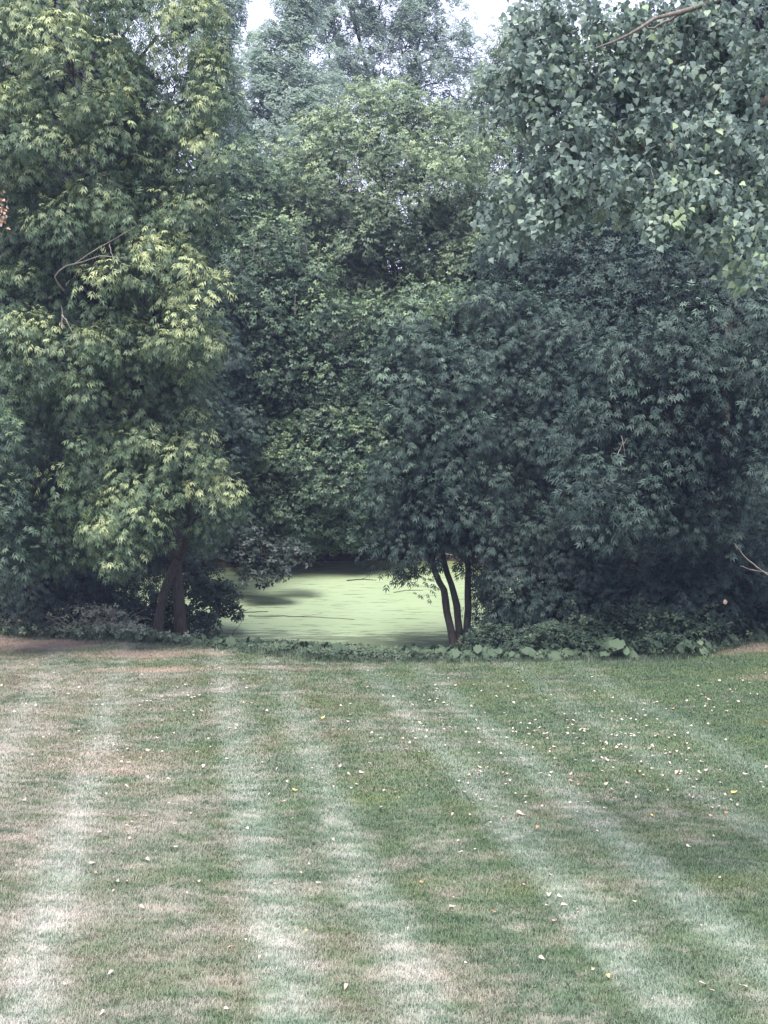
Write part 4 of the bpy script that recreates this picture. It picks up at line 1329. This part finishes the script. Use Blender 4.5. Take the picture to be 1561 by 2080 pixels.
def grass_patch(seed, n, h, w):
    rr = np.random.default_rng(seed)
    p = rr.normal(0, PS * .46, (n, 2))
    # uneven sward: blades gather in tussocks
    tc_ = rr.normal(0, PS * .5, (26, 2))
    pull = tc_[rr.integers(0, 26, n)] + rr.normal(0, .035, (n, 2))
    sel_ = rr.random(n) < .35
    p[sel_] = pull[sel_]
    az = rr.uniform(0, 2 * math.pi, n)
    lean = rr.uniform(.15, 1.1, n)
    hh = h * rr.uniform(.4, 1.15, n)
    hh[sel_] *= 1.15
    dx, dy = np.cos(az), np.sin(az)
    sx_, sy_ = -dy, dx
    ww = w * rr.uniform(.6, 1.3, n)
    base = np.column_stack([p, np.full(n, -.008)])
    side = np.column_stack([sx_, sy_, np.zeros(n)]) * ww[:, None] / 2
    mid = base + np.column_stack([dx * lean * hh * .35, dy * lean * hh * .35, hh * .6])
    tip = base + np.column_stack([dx * lean * hh * .95, dy * lean * hh * .95, hh * (1 - .25 * lean)])
    v = np.stack([base - side, base + side, mid + side * .8, tip, mid - side * .8], 1).reshape(-1, 3)
    k = np.arange(n)[:, None] * 5
    # quad + triangle per blade
    loops = np.concatenate([k + 0, k + 1, k + 2, k + 4, k + 4, k + 2, k + 3], 1).ravel()
    starts = (np.arange(n)[:, None] * 7 + np.array([0, 4])[None]).ravel()
    tn = np.repeat(np.clip(rr.beta(1.2, 1.6, n), 0, 1), 2)
    return make_mesh("grass_patch", v, loops, starts, M['grass'], tn)


patch_near = [grass_patch(s, 2300, .055, .0060) for s in (1, 2, 3, 7, 8)]
patch_far = [grass_patch(s, 1400, .055, .0095) for s in (4, 5, 6)]


def grass_field(name, patches, y0, y1, label):
    pts, kinds = [], []
    yy = y0
    while yy < y1:
        half = (yy + 1.0) * 0.30 + .8
        for xx in np.arange(-half, half, PS):
            if yy + PS / 2 < float(edge(xx)) + .15:
                pts.append((xx + rng.uniform(-.16, .16), yy + rng.uniform(-.16, .16)))
        yy += PS
    pts = np.array(pts)
    e = .15
    z = ground_z(pts[:, 0], pts[:, 1])
    sxl = (ground_z(pts[:, 0] + e, pts[:, 1]) - ground_z(pts[:, 0] - e, pts[:, 1])) / (2 * e)
    syl = (ground_z(pts[:, 0], pts[:, 1] + e) - ground_z(pts[:, 0], pts[:, 1] - e)) / (2 * e)
    objs = []
    pick = rng.integers(0, len(patches), len(pts))
    for pi, pm in enumerate(patches):
        sel = pick == pi
        vv = np.column_stack([pts[sel], z[sel]])
        me = bpy.data.meshes.new(name)
        me.from_pydata([tuple(x) for x in vv], [], [])
        for nm, arr in (("sl_x", sxl[sel]), ("sl_y", syl[sel]), ("rz", rng.uniform(0, 2 * math.pi, sel.sum()))):
            at_ = me.attributes.new(nm, 'FLOAT', 'POINT')
            at_.data.foreach_set("value", np.asarray(arr, dtype=np.float32))
        objs.append((me, pm))
    return objs


def gn_instance(name, me, pm):
    """geometry nodes: the patch mesh is built into the node tree through an object kept only as data"""
    src = bpy.data.objects.new(name + "_source", pm)      # not linked to the scene
    ng = bpy.data.node_groups.new(name, 'GeometryNodeTree')
    ng.interface.new_socket("Geometry", in_out='INPUT', socket_type='NodeSocketGeometry')
    ng.interface.new_socket("Geometry", in_out='OUTPUT', socket_type='NodeSocketGeometry')
    gi = ng.nodes.new("NodeGroupInput")
    go = ng.nodes.new("NodeGroupOutput")
    oi = ng.nodes.new("GeometryNodeObjectInfo")
    oi.inputs['Object'].default_value = src
    ip = ng.nodes.new("GeometryNodeInstanceOnPoints")
    def attr(nm):
        n = ng.nodes.new("GeometryNodeInputNamedAttribute")
        n.data_type = 'FLOAT'
        n.inputs['Name'].default_value = nm
        return n.outputs['Attribute']
    def mth(op, a_, b__=None):
        n = ng.nodes.new("ShaderNodeMath")
        n.operation = op
        for k, x in enumerate((a_, b__)):
            if x is None:
                continue
            if isinstance(x, (int, float)):
                n.inputs[k].default_value = x
            else:
                ng.links.new(x, n.inputs[k])
        return n.outputs[0]
    cx = ng.nodes.new("ShaderNodeCombineXYZ")
    ng.links.new(mth('ARCTANGENT', attr("sl_y")), cx.inputs[0])
    ng.links.new(mth('MULTIPLY', mth('ARCTANGENT', attr("sl_x")), -1.0), cx.inputs[1])
    cz = ng.nodes.new("ShaderNodeCombineXYZ")
    ng.links.new(attr("rz"), cz.inputs[2])
    ri = ng.nodes.new("GeometryNodeRotateInstances")
    ri.inputs['Local Space'].default_value = True
    ng.links.new(gi.outputs[0], ip.inputs['Points'])
    ng.links.new(oi.outputs['Geometry'], ip.inputs['Instance'])
    ng.links.new(cx.outputs[0], ip.inputs['Rotation'])
    ng.links.new(ip.outputs[0], ri.inputs['Instances'])
    ng.links.new(cz.outputs[0], ri.inputs['Rotation'])
    ng.links.new(ri.outputs[0], go.inputs[0])
    o = mesh_obj("lawn_grass", me)
    md = o.modifiers.new("grass", 'NODES')
    md.node_group = ng
    tag(o, "short mown grass of the striped lawn", "grass", kind='stuff')
    return o


for k, (me, pm) in enumerate(grass_field("grass_near", patch_near, 8.0, 17.0, "")):
    gn_instance("grass_near_%d" % k, me, pm)
for k, (me, pm) in enumerate(grass_field("grass_far", patch_far, 17.0, 34.0, "")):
    gn_instance("grass_far_%d" % k, me, pm)

# ------------------------------------------------------------------ fallen leaves on the lawn
def lawn_point(px, py):
    ang = math.atan((py - 1040) / F) + R(PITCH)
    Y = 20.0
    for _ in range(12):
        x = (px - 780.5) / F * Y
        z = float(ground_z(x, Y))
        Y = (CAMZ - z) / math.tan(ang)
    x = (px - 780.5) / F * Y / cp * (1 / (1 + ((1040 - py) / F) * math.tan(R(PITCH)))) * 1.0
    return x, Y


def curl_leaf(seed):
    rr = random.Random(seed)
    v = T_DELTA[0].copy()
    cu = rr.uniform(.5, 1.1)
    v[:, 2] = cu * (v[:, 1] ** 2) * 1.2 + rr.uniform(.1, .4) * (v[:, 0] - .5) ** 2 + rr.uniform(-.03, .03)
    v[:, 0] -= .45
    v[:, 1] *= rr.uniform(.6, 1)
    return v


fl = {}
for mk in ('leaf_pale', 'leaf_pink', 'leaf_yellow', 'leaf_brown'):
    for s in range(3):
        fl[(mk, s)] = make_mesh("fallen_leaf", curl_leaf(s * 5 + 1), T_DELTA[1], np.arange(len(T_DELTA[1])) * 4, M[mk], None, True)
# patches of the lawn (photograph pixels) and how many leaves lie there
zones = [((960, 1500), (130, 70), 75), ((1250, 1560), (160, 60), 70), ((1440, 1600), (90, 50), 45), ((850, 1440), (120, 40), 50), ((420, 1450), (90, 40), 45), ((230, 1530), (60, 30), 22), ((1150, 1440), (180, 40), 60),
         ((1480, 1420), (60, 30), 45), ((1050, 1640), (90, 40), 30), ((600, 1560), (200, 90), 36), ((150, 1450), (120, 50), 30), ((300, 1400), (150, 30), 26), ((780, 1800), (500, 160), 46), ((300, 1700), (180, 120), 26), ((1180, 1850), (160, 90), 14), ((1300, 1500), (80, 25), 60)]
spots = []
for (cx, cy_), (sx_, sy_), n in zones:
    for _ in range(n):
        px, py = cx + rng.normal() * sx_, cy_ + rng.normal() * sy_
        if -15 < px < 1580 and 1350 < py < 2070:
            x, Y = lawn_point(px, py)
            if Y < float(edge(x)) - .1:
                spots.append((x, Y, px, py))
named = [(1232, 1548, 'leaf_pink', .11), (1295, 1573, 'leaf_pink', .11), (1375, 1575, 'leaf_pink', .09), (1418, 1592, 'leaf_pink', .10), (1492, 1615, 'leaf_yellow', .09), (1058, 1660, 'leaf_pink', .11), (1003, 1510, 'leaf_pink', .09), (1367, 1445, 'leaf_yellow', .09),
         (658, 1462, 'leaf_yellow', .09), (600, 1611, 'leaf_yellow', .08), (735, 1575, 'leaf_pale', .08), (545, 1749, 'leaf_pale', .08), (1115, 1827, 'leaf_pale', .08), (1148, 1847, 'leaf_pink', .07), (1170, 1864, 'leaf_pink', .07), (1126, 1880, 'leaf_pink', .08), (1508, 2013, 'leaf_pale', .07),
         (472, 1932, 'leaf_pale', .06), (30, 1767, 'leaf_pale', .07), (52, 1632, 'leaf_pink', .08), (295, 1664, 'leaf_pale', .07), (1332, 1432, 'leaf_pale', .09), (1205, 1978, 'leaf_pink', .06), (703, 2014, 'leaf_pink', .06), (208, 2068, 'leaf_pale', .06), (413, 1562, 'leaf_pink', .08), (73, 1437, 'leaf_pale', .09)]
cname = {'leaf_pale': 'pale cream', 'leaf_pink': 'pinkish tan', 'leaf_yellow': 'yellow', 'leaf_brown': 'brown'}


def zone_name(px, py):
    v_ = "near end" if py > 1750 else ("middle" if py > 1530 else "far part")
    h_ = "left" if px < 520 else ("centre" if px < 1040 else "right")
    return "%s of the lawn's %s" % (v_, h_)


def put_leaf(x, Y, px, py, mk, s):
    z = float(ground_z(x, Y)) + .04
    lf = bpy.data.objects.new("fallen_leaf", fl[(mk, rng.integers(3))])
    lf.location = (x, Y, z)
    lf.rotation_euler = (rng.normal() * .25 + .12, rng.normal() * .25, rng.uniform(0, 6.28))
    lf.scale = (s, s, s)
    link(lf)
    zn = zone_name(px, py)
    tag(lf, "%s fallen leaf lying on the grass in the %s" % (cname[mk], zn), "fallen leaf", "fallen leaves on the lawn")


for px, py, mk, s in named:
    x, Y = lawn_point(px, py)
    put_leaf(x, Y, px, py, mk, s)
cand = []
for (x, Y, px, py) in spots:
    mk = rng.choice(['leaf_pale', 'leaf_pink', 'leaf_brown', 'leaf_yellow'], p=[.56, .34, .07, .03])
    s = rng.uniform(.032, .066)
    cand.append((s / Y, x, Y, px, py, str(mk), s))
cand.sort(key=lambda c_: -c_[0])
for _, x, Y, px, py, mk, s in cand[:265]:
    put_leaf(x, Y, px, py, mk, s)
rem = cand[265:]
rp = np.array([(x, Y, float(ground_z(x, Y)) + .05) for _, x, Y, *_r in rem])
v, q, tt = scatter(rp, unit(len(rp)) * np.array([1, 1, .25]), np.array([0, 0, 1.0]) + rng.normal(size=(len(rp), 3)) * .3, np.array([c_[6] for c_ in rem]), T_DELTA, np.full(len(rp), .5))
o = mesh_obj("small_fallen_leaves", make_mesh("small_fallen_leaves", v, q, np.arange(len(q)) * 4, M['leaf_pale'], None))
tag(o, "scatter of small pale fallen leaves across the far lawn", "fallen leaves", kind='stuff')

# ------------------------------------------------------------------ haze
hb = 0.008
X0, X1, Y0, Y1, Z0, Z1 = -45, 45, -4, 95, -5.0, 24.0
hv = [(x, y, z) for x in (X0, X1) for y in (Y0, Y1) for z in (Z0, Z1)]
hq = [(0, 1, 3, 2), (4, 6, 7, 5), (0, 4, 5, 1), (2, 3, 7, 6), (0, 2, 6, 4), (1, 5, 7, 3)]
m, nt, out = new_mat("haze_air")
pvn = nt.nodes.new("ShaderNodeVolumePrincipled")
pvn.inputs['Density'].default_value = 0.0006
pvn.inputs['Color'].default_value = (0.52, 0.58, 1.0, 1)
pvn.inputs['Anisotropy'].default_value = 0.2
nt.links.new(pvn.outputs[0], out.inputs['Volume'])
hz = mesh_obj("haze", make_mesh("haze", hv, hq, np.arange(6) * 4, m))
tag(hz, "thin pale haze in the air", "haze", kind='stuff')

print("TRIS", sum(len(me.loops) - 2 * len(me.polygons) for me in bpy.data.meshes if me.users))
for s_ in STAT:
    print(s_)
